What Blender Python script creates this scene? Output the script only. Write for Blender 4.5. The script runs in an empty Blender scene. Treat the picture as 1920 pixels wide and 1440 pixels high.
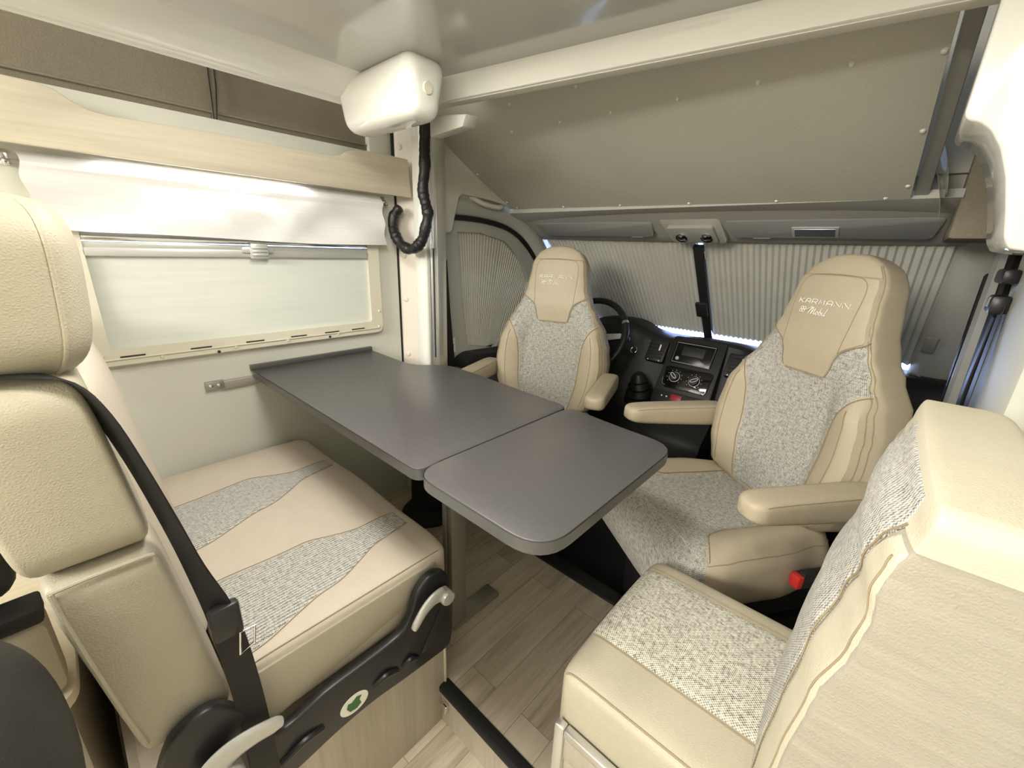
import bpy, bmesh, math, random
from mathutils import Vector, Matrix
random.seed(7)
S = bpy.context.scene
COL = S.collection
PI = math.pi
def R(d): return math.radians(d)

# ------------------------------------------------------------------ camera
def build_camera():
    yaw, pitch, roll = R(41.674), R(18.009), R(2.108)
    f = Vector((-math.sin(yaw)*math.cos(pitch), math.cos(yaw)*math.cos(pitch), -math.sin(pitch)))
    r = Vector((math.cos(yaw), math.sin(yaw), 0)); u = r.cross(f)
    r2 = r*math.cos(roll)+u*math.sin(roll); u2 = u*math.cos(roll)-r*math.sin(roll)
    cd = bpy.data.cameras.new('camera'); cd.sensor_width = 36; cd.lens = 780.14/1920*36
    cd.clip_start = 0.02; cd.clip_end = 60
    c = bpy.data.objects.new('camera', cd); COL.objects.link(c)
    m = Matrix((r2, u2, -f)).transposed().to_4x4(); m.translation = (0, 0, 1.17)
    c.matrix_world = m; S.camera = c
build_camera()

# ------------------------------------------------------------------ world, lights, exposure
W = bpy.data.worlds.new('daylight'); S.world = W; W.use_nodes = True
bg = W.node_tree.nodes['Background']; bg.inputs[0].default_value = (.42, .56, 1.0, 1); bg.inputs[1].default_value = 7.0
S.view_settings.view_transform = 'Standard'; S.view_settings.look = 'None'
S.view_settings.gamma = 1; S.view_settings.use_curve_mapping = False
S.view_settings.exposure = 0.0
S.cycles.use_denoising = True
S.cycles.max_bounces = 8; S.cycles.diffuse_bounces = 5; S.cycles.glossy_bounces = 4; S.cycles.transmission_bounces = 6
S.cycles.sample_clamp_indirect = 6
def area(name, loc, target, sx, sy, power, color, spread=180):
    l = bpy.data.lights.new(name, 'AREA'); l.shape = 'RECTANGLE'; l.size = sx; l.size_y = sy
    l.energy = power; l.color = color; l.spread = R(spread)
    o = bpy.data.objects.new(name, l); COL.objects.link(o); o.location = loc
    o.rotation_euler = (Vector(target)-Vector(loc)).to_track_quat('-Z', 'Y').to_euler()
    return o
WARM = (1.0, .96, .875)
# kitchen light bar and the ceiling lamps of the living area behind the camera
area('living_area_lamp', (-.75, -2.3, 1.86), (-.7, 1.2, .7), 1.2, .5, 96, WARM)
area('bed_lamp_window_side', (-.86, .43, 1.612), (-.9, .5, 0), .22, .22, 5, WARM)
area('bed_lamp_aisle_side', (-.45, .30, 1.612), (-.45, .5, 0), .22, .22, 9.5, WARM)
# added light in front of the bonnet, brightens the lower windscreen blinds from behind
area('blind_glow_light', (-.7, 3.05, .55), (-.7, 2.3, .85), 1.9, .25, 200, (.45, .6, 1))
# LED strip hidden under the valance board
area('valance_led_strip', (-1.578, .42, 1.352), (-1.60, .42, 1.2), .5, .01, 1.15, (1, .96, .98))

# ------------------------------------------------------------------ materials
MAT = {}
class NT:
    def __init__(s, name):
        m = bpy.data.materials.new(name); m.use_nodes = True; s.m = m; s.t = m.node_tree; s.n = s.t.nodes; s.l = s.t.links
        s.b = s.n['Principled BSDF']; MAT[name] = m
    def add(s, t, **k):
        n = s.n.new(t)
        for a, v in k.items():
            if a.startswith('i_'): n.inputs[a[2:].replace('_', ' ')].default_value = v
            else: setattr(n, a, v)
        return n
    def link(s, a, b): s.l.new(a, b)
    def math(s, op, a, b=None):
        n = s.n.new('ShaderNodeMath'); n.operation = op
        for i, v in enumerate((a, b)):
            if v is None: continue
            if isinstance(v, (int, float)): n.inputs[i].default_value = v
            else: s.l.new(v, n.inputs[i])
        return n.outputs[0]
    def mix(s, fac, a, b):
        n = s.n.new('ShaderNodeMix'); n.data_type = 'RGBA'
        for sock, v in ((n.inputs[0], fac), (n.inputs[6], a), (n.inputs[7], b)):
            if hasattr(v, 'links'): s.l.new(v, sock)
            elif isinstance(v, (int, float)): sock.default_value = v
            else: sock.default_value = (*v, 1)
        return n.outputs[2]
    def coord(s, kind='Object', scale=(1, 1, 1)):
        tc = s.n.new('ShaderNodeTexCoord'); mp = s.n.new('ShaderNodeMapping'); mp.inputs['Scale'].default_value = scale
        s.l.new(tc.outputs[kind], mp.inputs[0]); return mp.outputs[0]
    def noise(s, vec, scale, detail=3, rough=.5):
        n = s.n.new('ShaderNodeTexNoise'); n.inputs['Scale'].default_value = scale; n.inputs['Detail'].default_value = detail
        n.inputs['Roughness'].default_value = rough; s.l.new(vec, n.inputs['Vector']); return n.outputs[0]
    def ramp(s, fac, *stops):
        n = s.n.new('ShaderNodeValToRGB'); e = n.color_ramp.elements
        while len(e) < len(stops): e.new(.5)
        for i, (p, c) in enumerate(stops): e[i].position = p; e[i].color = (*c, 1) if len(c) == 3 else c
        s.l.new(fac, n.inputs[0]); return n.outputs[0]
    def bump(s, h, strength=.2, dist=.002):
        n = s.n.new('ShaderNodeBump'); n.inputs['Strength'].default_value = strength; n.inputs['Distance'].default_value = dist
        s.l.new(h, n.inputs['Height']); s.l.new(n.outputs[0], s.b.inputs['Normal'])
    def set(s, col=None, rough=.5, metal=0, coat=0, spec=.5):
        if col is not None:
            if hasattr(col, 'links'): s.l.new(col, s.b.inputs['Base Color'])
            else: s.b.inputs['Base Color'].default_value = (*col, 1)
        s.b.inputs['Roughness'].default_value = rough; s.b.inputs['Metallic'].default_value = metal
        s.b.inputs['Coat Weight'].default_value = coat; s.b.inputs['Specular IOR Level'].default_value = spec
        return s
def plain(name, col, rough=.5, metal=0, coat=0, spec=.5, var=.06, vs=14, bump=0, bs=300):
    t = NT(name); v = t.coord()
    f = t.noise(v, vs, 3)
    lo = tuple(c*(1-var) for c in col); hi = tuple(min(1, c*(1+var)) for c in col)
    t.set(t.mix(f, lo, hi), rough, metal, coat, spec)
    if bump: t.bump(t.noise(v, bs, 2), bump, .001)
    return MAT[name]
def leather(name, col, rough=.48, wr=0):
    t = NT(name); v = t.coord()
    vor = t.add('ShaderNodeTexVoronoi', feature='DISTANCE_TO_EDGE'); vor.inputs['Scale'].default_value = 260
    t.link(v, vor.inputs['Vector'])
    h = t.math('MULTIPLY', vor.outputs['Distance'], 1.6)
    big = t.noise(v, 22, 4)
    h2 = t.math('ADD', h, t.math('MULTIPLY', big, 1.2))
    if wr:
        v2 = t.coord('Object', (3, 3, 16)); w = t.noise(v2, 2.6, 2)
        h2 = t.math('ADD', h2, t.math('MULTIPLY', w, wr))
    t.set(t.mix(big, tuple(c*.94 for c in col), tuple(c*1.05 for c in col)), rough, spec=.35)
    t.bump(h2, .35, .0012)
def fabric(name, light, dark, pitch, streak=1.0, cord=0):
    t = NT(name)
    tc = t.add('ShaderNodeUVMap'); tc.uv_map = 'UVMap'
    sp = t.add('ShaderNodeSeparateXYZ'); t.link(tc.outputs[0], sp.inputs[0])
    k = 2*PI/pitch
    a = t.math('SINE', t.math('MULTIPLY', sp.outputs[0], k)); b = t.math('SINE', t.math('MULTIPLY', sp.outputs[1], k))
    w = t.math('MULTIPLY', a, b)
    def stretched(sx, sy):
        mp = t.add('ShaderNodeMapping'); mp.inputs['Scale'].default_value = (sx, sy, 1); t.link(tc.outputs[0], mp.inputs[0]); return t.noise(mp.outputs[0], 1.0, 2)
    n1 = stretched(60, 1.0/pitch); n2 = stretched(1.0/pitch, 60); n3 = stretched(.9/pitch, .9/pitch)
    s = t.math('ADD', t.math('MULTIPLY', w, .20), t.math('MULTIPLY', t.math('ADD', n1, n2), .42*streak))
    s = t.math('ADD', s, t.math('MULTIPLY', n3, .35))
    if cord:
        c = t.math('SINE', t.math('MULTIPLY', sp.outputs[0], 2*PI/cord)); s = t.math('ADD', s, t.math('MULTIPLY', c, .13))
    col = t.ramp(s, (.36, dark), (.53, tuple((x+y)/2 for x, y in zip(dark, light))), (.74, light))
    t.set(col, .92, spec=.15); t.bump(w, .5, .0008)
def wood(name, c1, c2, axis, scale=1.0, rough=.45, grain=1.0):
    t = NT(name); sc = [26*scale]*3; sc[axis] = 1.6*scale
    v = t.coord('Object', tuple(sc)); n = t.noise(v, 1.2, 5, .62)
    sc2 = [150*scale]*3; sc2[axis] = 4*scale
    n2 = t.noise(t.coord('Object', tuple(sc2)), 1.0, 2)
    f = t.math('ADD', t.math('MULTIPLY', n, .75), t.math('MULTIPLY', n2, .25))
    t.set(t.ramp(f, (.32, c2), (.5, tuple((a+b)/2 for a, b in zip(c1, c2))), (.66, c1)), rough, spec=.35)
    t.bump(n2, .08, .0005)
def floor_mat(name):
    t = NT(name)
    tc = t.add('ShaderNodeTexCoord'); sp = t.add('ShaderNodeSeparateXYZ'); t.link(tc.outputs['Object'], sp.inputs[0])
    cm = t.add('ShaderNodeCombineXYZ'); t.link(sp.outputs[1], cm.inputs[0]); t.link(sp.outputs[0], cm.inputs[1])
    br = t.add('ShaderNodeTexBrick'); t.link(cm.outputs[0], br.inputs['Vector'])
    br.offset = .37; br.inputs['Scale'].default_value = 1; br.inputs['Brick Width'].default_value = .62; br.inputs['Row Height'].default_value = .095
    br.inputs['Mortar Size'].default_value = .0009; br.inputs['Mortar Smooth'].default_value = .1; br.inputs['Bias'].default_value = 0
    br.inputs['Color1'].default_value = (.0, 0, 0, 1); br.inputs['Color2'].default_value = (1, 1, 1, 1); br.inputs['Mortar'].default_value = (.2, .2, .2, 1)
    rnd = br.outputs['Color']
    mp = t.add('ShaderNodeMapping'); mp.inputs['Scale'].default_value = (1, 1, 1)
    ad = t.add('ShaderNodeVectorMath', operation='ADD'); t.link(tc.outputs['Object'], ad.inputs[0])
    mul = t.add('ShaderNodeVectorMath', operation='SCALE'); t.link(rnd, mul.inputs[0]); mul.inputs['Scale'].default_value = 3.7
    t.link(mul.outputs[0], ad.inputs[1])
    m2 = t.add('ShaderNodeMapping'); m2.inputs['Scale'].default_value = (22, 2.0, 1); t.link(ad.outputs[0], m2.inputs[0])
    n = t.noise(m2.outputs[0], 1.3, 6, .65)
    m3 = t.add('ShaderNodeMapping'); m3.inputs['Scale'].default_value = (160, 6, 1); t.link(ad.outputs[0], m3.inputs[0])
    n2 = t.noise(m3.outputs[0], 1, 2)
    f = t.math('ADD', t.math('MULTIPLY', n, .72), t.math('ADD', t.math('MULTIPLY', n2, .2), t.math('MULTIPLY', rnd, .12)))
    c = t.ramp(f, (.3, (.31, .255, .185)), (.5, (.54, .465, .36)), (.72, (.68, .61, .49)))
    c = t.mix(br.outputs['Fac'], c, (.27, .23, .18))
    t.set(c, .42, spec=.35); t.bump(n2, .06, .0005)
def felt(name, col, var=.16):
    t = NT(name); v = t.coord(); n = t.noise(v, 320, 2); n2 = t.noise(v, 5, 3)
    f = t.math('ADD', t.math('MULTIPLY', n, .6), t.math('MULTIPLY', n2, .4))
    t.set(t.ramp(f, (.3, tuple(c*(1-var) for c in col)), (.7, tuple(c*(1+var) for c in col))), .95, spec=.1)
    t.bump(n, .4, .001)
def translucent(name, col, amt, stripe=None, var=.04):
    t = NT(name); v = t.coord(); n = t.noise(v, 9, 3)
    c = t.mix(n, tuple(x*(1-var) for x in col), tuple(min(1, x*(1+var)) for x in col))
    if stripe:
        sp = t.add('ShaderNodeSeparateXYZ'); t.link(v, sp.inputs[0])
        wv = t.noise(t.coord('Object', (3, 3, stripe)), 1.0, 2)
        c = t.mix(t.math('MULTIPLY', wv, .35), c, tuple(x*.62 for x in col)); t.bump(wv, .35, .001)
    t.set(c, .8, spec=.1)
    tr = t.add('ShaderNodeBsdfTranslucent'); t.link(c, tr.inputs[0])
    mx = t.add('ShaderNodeMixShader'); mx.inputs[0].default_value = amt
    out = t.n['Material Output']; t.link(t.b.outputs[0], mx.inputs[1]); t.link(tr.outputs[0], mx.inputs[2]); t.link(mx.outputs[0], out.inputs[0])

leather('beige_leather', (.46, .413, .315))
leather('cab_leather', (.42, .36, .262))
leather('pink_leather', (.61, .535, .445))
leather('grey_leather', (.41, .37, .29))
leather('creased_leather', (.40, .365, .30), wr=9)
leather('cream_leather', (.62, .565, .44))
leather('bag_leather', (.035, .034, .033), .5)
leather('black_leather', (.012, .012, .012), .35)
fabric('tweed_fabric', (.56, .54, .485), (.075, .078, .078), .0042)
fabric('corded_fabric', (.68, .66, .60), (.15, .155, .16), .0048, cord=.0075)
fabric('woven_fabric', (.74, .71, .60), (.10, .095, .085), .0050)
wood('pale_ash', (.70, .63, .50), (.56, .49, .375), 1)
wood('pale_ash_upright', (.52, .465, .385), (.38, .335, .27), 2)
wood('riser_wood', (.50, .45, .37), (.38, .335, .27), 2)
floor_mat('plank_floor')
plain('table_grey', (.082, .078, .079), .36, var=.16, vs=160, bump=.06, bs=420, spec=.5)
plain('table_edge_grey', (.095, .094, .092), .3, var=.05)
plain('gloss_white', (.75, .75, .69), .1, coat=.5, var=.015)
plain('bed_underside', (.52, .52, .485), .13, coat=.35, var=.03, vs=200)
plain('wall_cream', (.63, .63, .555), .6, var=.025, vs=5)
plain('frame_cream', (.68, .645, .53), .42, var=.015)
plain('white_plastic', (.72, .72, .68), .35, var=.02)
plain('pinkish_white', (.72, .66, .58), .5, var=.04)
plain('cab_trim', (.66, .65, .57), .6, var=.03, vs=30, bump=.1, bs=500)
plain('black_plastic', (.016, .016, .017), .38, var=.1)
plain('black_rough', (.008, .008, .009), .75, var=.2)
plain('dash_black', (.005, .005, .0055), .55, var=.1, bump=.15, bs=700)
plain('dash_gloss', (.005, .005, .006), .08, coat=.5, var=.1)
plain('screen_black', (.004, .004, .006), .2, var=.1)
plain('belt_black', (.006, .0055, .0055), .6, var=.2, bump=.3, bs=600)
plain('aluminium', (.62, .62, .60), .3, metal=.85, var=.03)
plain('dull_aluminium', (.40, .385, .345), .42, metal=.7, var=.04)
plain('silver_plastic', (.55, .55, .53), .32, metal=.35, var=.03)
plain('chrome', (.8, .8, .8), .12, metal=1, var=.01)
plain('dark_screw', (.05, .05, .05), .4, metal=.5)
plain('red_plastic', (.55, .03, .025), .4, var=.03)
plain('hazard_red', (.30, .012, .02), .4, var=.03)
plain('sticker_white', (.82, .82, .78), .5, var=.01)
plain('sticker_green', (.03, .14, .035), .5, var=.1)
plain('print_black', (.02, .02, .02), .6)
plain('thread_white', (.84, .82, .76), .6, var=.03)
plain('thread_tan', (.30, .24, .15), .8, var=.05)
plain('dial_white', (.75, .75, .75), .4, var=.01)
plain('mirror_glass', (.72, .78, .9), .06, metal=.9, var=.01)
plain('lens_clear', (.68, .68, .62), .12, coat=.4, var=.02)
plain('film_clear', (.80, .78, .76), .18, coat=.4, var=.05)
plain('seal_black', (.004, .004, .004), .6)
plain('grey_plastic', (.33, .325, .30), .5, var=.04, bump=.1, bs=500)
felt('overhead_felt', (.49, .48, .405), .08)
felt('liner_felt', (.25, .22, .165))
felt('headliner_felt', (.42, .41, .36), .08)
felt('visor_felt', (.30, .30, .29), .08)
felt('pillar_felt', (.46, .455, .41), .08)
translucent('curtain_cloth', (.90, .885, .87), .12, stripe=190)
translucent('roller_blind', (.76, .78, .70), .08, stripe=60)
translucent('pleated_cloth', (.60, .585, .51), .10, var=.08)
def glass():
    t = NT('window_glass'); t.set((.9, .93, .95), .02); t.b.inputs['Transmission Weight'].default_value = 1; t.b.inputs['IOR'].default_value = 1.02
glass()

# ------------------------------------------------------------------ object helpers
ORG = {}
def tag(o, label=None, cat=None, group=None, kind=None):
    if label: o['label'] = label
    if cat: o['category'] = cat
    if group: o['group'] = group
    if kind: o['kind'] = kind
    return o
def thing(name, label, cat, loc=(0, 0, 0), group=None, local=False):
    o = bpy.data.objects.new(name, None); COL.objects.link(o); o.empty_display_size = .05
    if not local: o.location = loc
    ORG[o.name] = Vector((0, 0, 0)) if local else Vector(loc)
    return tag(o, label, cat, group)
class MB:
    def __init__(s): s.v = []; s.f = []; s.uv = None; s.mi = []
    def _add(s, vs, fs):
        b = len(s.v); s.v += [tuple(v) for v in vs]; s.f += [tuple(i+b for i in f) for f in fs]; return s
    def box(s, a, b, bev=0, seg=2):
        bm = bmesh.new(); bmesh.ops.create_cube(bm, size=1)
        a = Vector(a); b = Vector(b)
        for v in bm.verts: v.co = Vector(((a[i]+b[i])/2 + v.co[i]*(b[i]-a[i]) for i in range(3)))
        if bev: bmesh.ops.bevel(bm, geom=bm.edges[:], offset=bev, segments=seg, affect='EDGES', profile=.5, clamp_overlap=True)
        return s.bm(bm)
    def bm(s, bm):
        bmesh.ops.recalc_face_normals(bm, faces=bm.faces[:]); bm.verts.index_update()
        s._add([v.co for v in bm.verts], [[v.index for v in f.verts] for f in bm.faces]); bm.free(); return s
    def prism(s, pts, d, bev=0, seg=2, bevel_all=True):
        """pts: 3-D polygon, d: extrusion vector"""
        bm = bmesh.new(); vs = [bm.verts.new(p) for p in pts]; f = bm.faces.new(vs)
        r = bmesh.ops.extrude_face_region(bm, geom=[f]); nv = [e for e in r['geom'] if isinstance(e, bmesh.types.BMVert)]
        bmesh.ops.translate(bm, verts=nv, vec=Vector(d))
        if bev:
            es = [e for e in bm.edges if len(e.link_faces) == 2]
            if not bevel_all: es = [e for e in es if any(len(ff.verts) > 4 for ff in e.link_faces)]
            bmesh.ops.bevel(bm, geom=es, offset=bev, segments=seg, affect='EDGES', profile=.5, clamp_overlap=True)
        return s.bm(bm)
    def tube(s, path, r, n=8, caps=True, closed=False):
        P = [Vector(p) for p in path]; N = len(P); rs = r if isinstance(r, (list, tuple)) else [r]*N
        up = None; vs = []
        for i, p in enumerate(P):
            if closed: t = (P[(i+1) % N]-P[i-1]).normalized()
            else: t = (P[min(i+1, N-1)]-P[max(i-1, 0)]).normalized()
            if up is None:
                up = Vector((0, 0, 1)) if abs(t.z) < .9 else Vector((1, 0, 0))
            a = (up - t*up.dot(t)).normalized(); b = t.cross(a); up = a
            for k in range(n):
                th = 2*PI*k/n; vs.append(p+(a*math.cos(th)+b*math.sin(th))*rs[i])
        fs = []
        for i in range(N if closed else N-1):
            j = (i+1) % N
            for k in range(n): fs.append((i*n+k, i*n+(k+1) % n, j*n+(k+1) % n, j*n+k))
        if caps and not closed: fs.append(tuple(range(n))[::-1]); fs.append(tuple((N-1)*n+k for k in range(n)))
        return s._add(vs, fs)
    def lathe(s, prof, center, axis, n=24):
        ax = Vector(axis).normalized(); a = ax.orthogonal().normalized(); b = ax.cross(a); c = Vector(center)
        vs = []; fs = []
        for r, h in prof:
            for k in range(n):
                th = 2*PI*k/n; vs.append(c+ax*h+(a*math.cos(th)+b*math.sin(th))*max(r, 1e-5))
        for i in range(len(prof)-1):
            for k in range(n): fs.append((i*n+k, i*n+(k+1) % n, (i+1)*n+(k+1) % n, (i+1)*n+k))
        fs.append(tuple(range(n))[::-1]); fs.append(tuple((len(prof)-1)*n+k for k in range(n)))
        return s._add(vs, fs)
    def grid(s, rows, closed_u=False):
        """rows: list of equal-length point rows"""
        n = len(rows[0]); vs = [p for r in rows for p in r]; fs = []
        for i in range(len(rows)-1):
            for k in range(n if closed_u else n-1):
                k2 = (k+1) % n; fs.append((i*n+k, i*n+k2, (i+1)*n+k2, (i+1)*n+k))
        return s._add(vs, fs)
    def sheet(s, rows, th, nrm):
        """grid thickened along nrm"""
        n = len(rows[0]); m = len(rows); d = Vector(nrm)*th
        base = len(s.v); s.grid(rows); off = len(s.v); s._add([Vector(p)-d for r in rows for p in r], [])
        ring = [k for k in range(n)]+[i*n+n-1 for i in range(1, m)]+[(m-1)*n+k for k in range(n-2, -1, -1)]+[i*n for i in range(m-2, 0, -1)]
        for i in range(m-1):
            for k in range(n-1): s.f.append((off+i*n+k, off+(i+1)*n+k, off+(i+1)*n+k+1, off+i*n+k+1))
        for a, b in zip(ring, ring[1:]+ring[:1]): s.f.append((base+a, off+a, off+b, base+b))
        return s
    def ribbon(s, path, wid, th=.0014):
        """path: list of (point, width vector)"""
        rows = []
        for i, (p, w) in enumerate(path):
            p = Vector(p); w = Vector(w)*wid/2; rows.append((p-w, p, p+w))
        N = len(rows); outer = []; 
        for i in range(N):
            t = (Vector(rows[min(i+1, N-1)][1])-Vector(rows[max(i-1, 0)][1])).normalized()
            n = t.cross(Vector(path[i][1])).normalized()*th
            a, b, c = rows[i]; outer.append([a+n, b+n, c+n, c-n, b-n, a-n])
        return s.grid(outer, True)
def add(name, mb, mat, parent=None, smooth=True, ang=35, org=None, mods=None):
    me = bpy.data.meshes.new(name)
    o = bpy.data.objects.new(name, me); COL.objects.link(o)
    if parent is not None:
        base = ORG[parent.name]; o.parent = parent
    else:
        base = Vector(org) if org is not None else Vector((0, 0, 0))
        o.location = base
    ORG[o.name] = base
    me.from_pydata([tuple(Vector(v)-base) for v in mb.v], [], mb.f); me.update()
    if mb.uv:
        ul = me.uv_layers.new(name='UVMap')
        for lp in me.loops: ul.data[lp.index].uv = mb.uv[lp.vertex_index]
    me.materials.append(MAT[mat])
    bm = bmesh.new(); bm.from_mesh(me)
    if not mb.uv: bmesh.ops.recalc_face_normals(bm, faces=bm.faces[:])
    bm.to_mesh(me); bm.free()
    if smooth:
        for p in me.polygons: p.use_smooth = True
        me.set_sharp_from_angle(angle=R(ang))
    return o
def struct(name, mb, mat, parent=None, **k):
    o = add(name, mb, mat, parent, **k)
    if parent is None: o['kind'] = 'structure'
    return o
def lerp_tab(tab, x):
    if x <= tab[0][0]: return tab[0][1]
    for (a, va), (b, vb) in zip(tab, tab[1:]):
        if x <= b:
            t = (x-a)/(b-a); return va+(vb-va)*t
    return tab[-1][1]
def smooth_tab(tab, x):
    if x <= tab[0][0]: return tab[0][1]
    for (a, va), (b, vb) in zip(tab, tab[1:]):
        if x <= b:
            t = (x-a)/(b-a); t = t*t*(3-2*t); return va+(vb-va)*t
    return tab[-1][1]
def catmull(pts, n=6):
    P = [Vector(p) for p in pts]; out = []
    for i in range(len(P)-1):
        p0 = P[max(i-1, 0)]; p1 = P[i]; p2 = P[i+1]; p3 = P[min(i+2, len(P)-1)]
        for k in range(n):
            t = k/n; out.append(.5*((2*p1)+(p2-p0)*t+(2*p0-5*p1+4*p2-p3)*t*t+(3*p1-p0-3*p2+p3)*t**3))
    out.append(P[-1]); return out
def rounded(pts, r, n=6):
    """round the corners of a closed 3-D polygon; r scalar or list"""
    out = []; N = len(pts)
    for i in range(N):
        rr = r[i] if isinstance(r, (list, tuple)) else r
        p = Vector(pts[i]); a = Vector(pts[i-1])-p; b = Vector(pts[(i+1) % N])-p
        if rr <= 0: out.append(p); continue
        d = min(rr, a.length*.48, b.length*.48); A = p+a.normalized()*d; B = p+b.normalized()*d
        for k in range(n+1):
            t = k/n; out.append(A*(1-t)**2+p*2*t*(1-t)+B*t*t)
    return out

class Pad:
    """an upholstered cushion: u across, v along, n out of the front face; fn maps (u, v, n) to a point"""
    def __init__(s, L, W, tf, tb, fn, p=6, q=6, cx=0, corner=.04, bump=None, nu=36, nv=40, pb=None):
        s.L = L; s.W = W if callable(W) else (lambda v: W); s.tf = tf if callable(tf) else (lambda v: tf); s.tb = tb if callable(tb) else (lambda v: tb)
        s.fn = fn; s.p = p; s.q = q; s.cx = cx if callable(cx) else (lambda v: cx); s.corner = corner; s.bump = bump; s.nu = nu; s.nv = nv; s.pb = pb or p
    def w(s, v):
        w = s.W(v); r = s.corner; d = min(v, s.L-v)
        if d < r: w = w-r+math.sqrt(max(0, r*r-(r-d)**2))
        return w
    def ey(s, v): return max(0, 1-abs(2*v/s.L-1)**s.q)**(1/s.q)
    def n(s, sx, v, side=1):
        p = s.p if side > 0 else s.pb
        e = max(0, 1-abs(sx)**p)**(1/p)*s.ey(v)
        if side > 0:
            b = s.bump(sx, v)*min(1, (1-abs(sx))*9)*min(1, s.ey(v)*1.5) if s.bump else 0
            return s.tf(v)*e+b
        return -s.tb(v)*e
    def pt(s, u, v, off=0):
        w = s.w(v); sx = max(-1, min(1, (u-s.cx(v))/w)); return Vector(s.fn(u, v, s.n(sx, v)+off))
    @staticmethod
    def dist(n):
        out = []
        for i in range(n+1):
            a = -1+2*i/n; k = abs(a); out.append(math.copysign(1-(1-k)**2.2 if k > 0 else 0, a)*.55+.45*math.sin(a*PI/2))
        return out
    def body(s, vmin=0, vmax=9, uv=False):
        mb = MB(); ss = s.dist(s.nu); tt = [vmin]*(vmin > 0)+[v for v in [(a+1)/2*s.L for a in s.dist(s.nv)] if vmin < v < vmax or (vmin == 0 and v == 0)]
        if vmax < 9: tt.append(vmax)
        rows = []
        for v in tt:
            w = s.w(v); c = s.cx(v)
            row = [s.fn(c+w*x, v, s.n(x, v, 1)) for x in ss]+[s.fn(c+w*x, v, s.n(x, v, -1)) for x in ss[-2:0:-1]]
            rows.append(row)
        mb.grid(rows, True); n = len(rows[0]); b = (len(rows)-1)*n
        if uv:
            mb.uv = []; run = [0]*n
            for j, r in enumerate(rows):
                if j: run = [run[k]+(Vector(r[k])-Vector(rows[j-1][k])).length for k in range(n)]
                mid = run[s.nu//2]; acc = 0
                for k in range(n):
                    if k: acc += (Vector(r[k])-Vector(r[k-1])).length
                    mb.uv.append((acc, mid))
        mb.f.append(tuple(range(n))); mb.f.append(tuple(b+k for k in range(n))[::-1])
        return mb
    def insert(s, v0, v1, uL, uR, off=.003, nu=22, nv=40, uvo=(0, 0), edge=.004):
        mb = MB(); rows = []; m = []
        tv = [v0+(v1-v0)*((a+1)/2) for a in s.dist(nv)]
        for j, v in enumerate(tv):
            a, b = uL(v), uR(v); row = []
            for i in range(nu+1):
                x = i/nu; u = a+(b-a)*x
                du = min(x, 1-x)*abs(b-a); dv = min(v-v0, v1-v); d = max(0, min(du, dv))
                row.append(s.pt(u, v, off*min(1, d/edge)-.0012*(d < 1e-6)))
            rows.append(row)
        mb.grid(rows)
        uv = []; acc = [0]*(nu+1)
        for j, r in enumerate(rows):
            if j: acc = [acc[i]+(r[i]-rows[j-1][i]).length for i in range(nu+1)]
            av = acc[nu//2]; uu = uL(tv[j])
            for i in range(nu+1):
                if i: uu += (r[i]-r[i-1]).length
                uv.append((uu+uvo[0], av+uvo[1]))
        mb.uv = uv; return mb
    def line(s, pts, r=.0013, off=.001, n=8):
        P = catmull([(u, v, 0) for u, v in pts], n); return MB().tube([s.pt(p.x, p.y, off) for p in P], r, 5)

# ------------------------------------------------------------------ structure: floors, walls, ceiling
struct('floor', MB().box((-1.66, .535, -.12), (.26, 1.11, 0)), 'plank_floor', smooth=False)
struct('trim_1', MB().box((-1.66, .522, -.15), (.26, .5345, -.022)), 'riser_wood', smooth=False)
m = MB().prism([(-.69, .514, -.001), (-.69, .514, -.018), (-.69, .5345, -.018), (-.69, .548, -.002), (-.69, .548, .003), (-.69, .52, .004)], (.95, 0, 0), .002)
struct('trim_2', m, 'black_rough')
struct('trim_3', MB().box((-1.66, -3.4, -.16), (.26, .53, -.135)), 'plank_floor', smooth=False)
struct('trim_4', MB().box((-1.66, 1.0, -.18), (.26, 2.7, -.10)), 'black_rough', smooth=False)
m = MB()
WY0, WY1, WZ0, WZ1 = .075, .915, .85, 1.30
for a, b in (((-1.665, -3.4, -.16), (-1.62, WY0, 1.505)), ((-1.665, WY1, -.16), (-1.62, 1.048, 1.505)),
             ((-1.665, WY0, -.16), (-1.62, WY1, WZ0)), ((-1.665, WY0, WZ1), (-1.62, WY1, 1.505))): m.box(a, b)
struct('wall_left', m, 'wall_cream', smooth=False)
# carpet-lined upper side wall with a rolled hem
m = MB(); rows = []
for y in [-3.4+.335*i for i in range(13)]+[.955]:
    rows.append([(-1.655+.03*math.sin(3*y)*math.sin(PI*k/8)*.25-.012*k/8, y, 1.513+(2.16-1.513)*k/8) for k in range(9)])
m.sheet(rows, .02, (1, 0, 0)); m.tube([(-1.645, -3.3, 1.532), (-1.645, .2, 1.530), (-1.645, .6, 1.527), (-1.645, .95, 1.53)], .004, 6)
m.box((-1.655, -3.4, 1.503), (-1.648, .955, 1.53), .002)
struct('trim_5', m, 'liner_felt')
struct('trim_6', MB().box((-1.67, .955, 1.505), (-1.63, 1.07, 2.15), .004), 'cab_trim')
struct('wall_rear', MB().box((-1.67, -3.45, -.16), (.3, -3.4, 2.2)), 'pale_ash_upright', smooth=False)
struct('ceiling', MB().box((-1.67, -3.45, 2.15), (.3, 1.75, 2.19)), 'white_plastic', smooth=False)
m = MB().box((.24, -3.4, -.16), (.28, 1.36, 2.16))
struct('wall_right', m, 'wall_cream', smooth=False)

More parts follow.
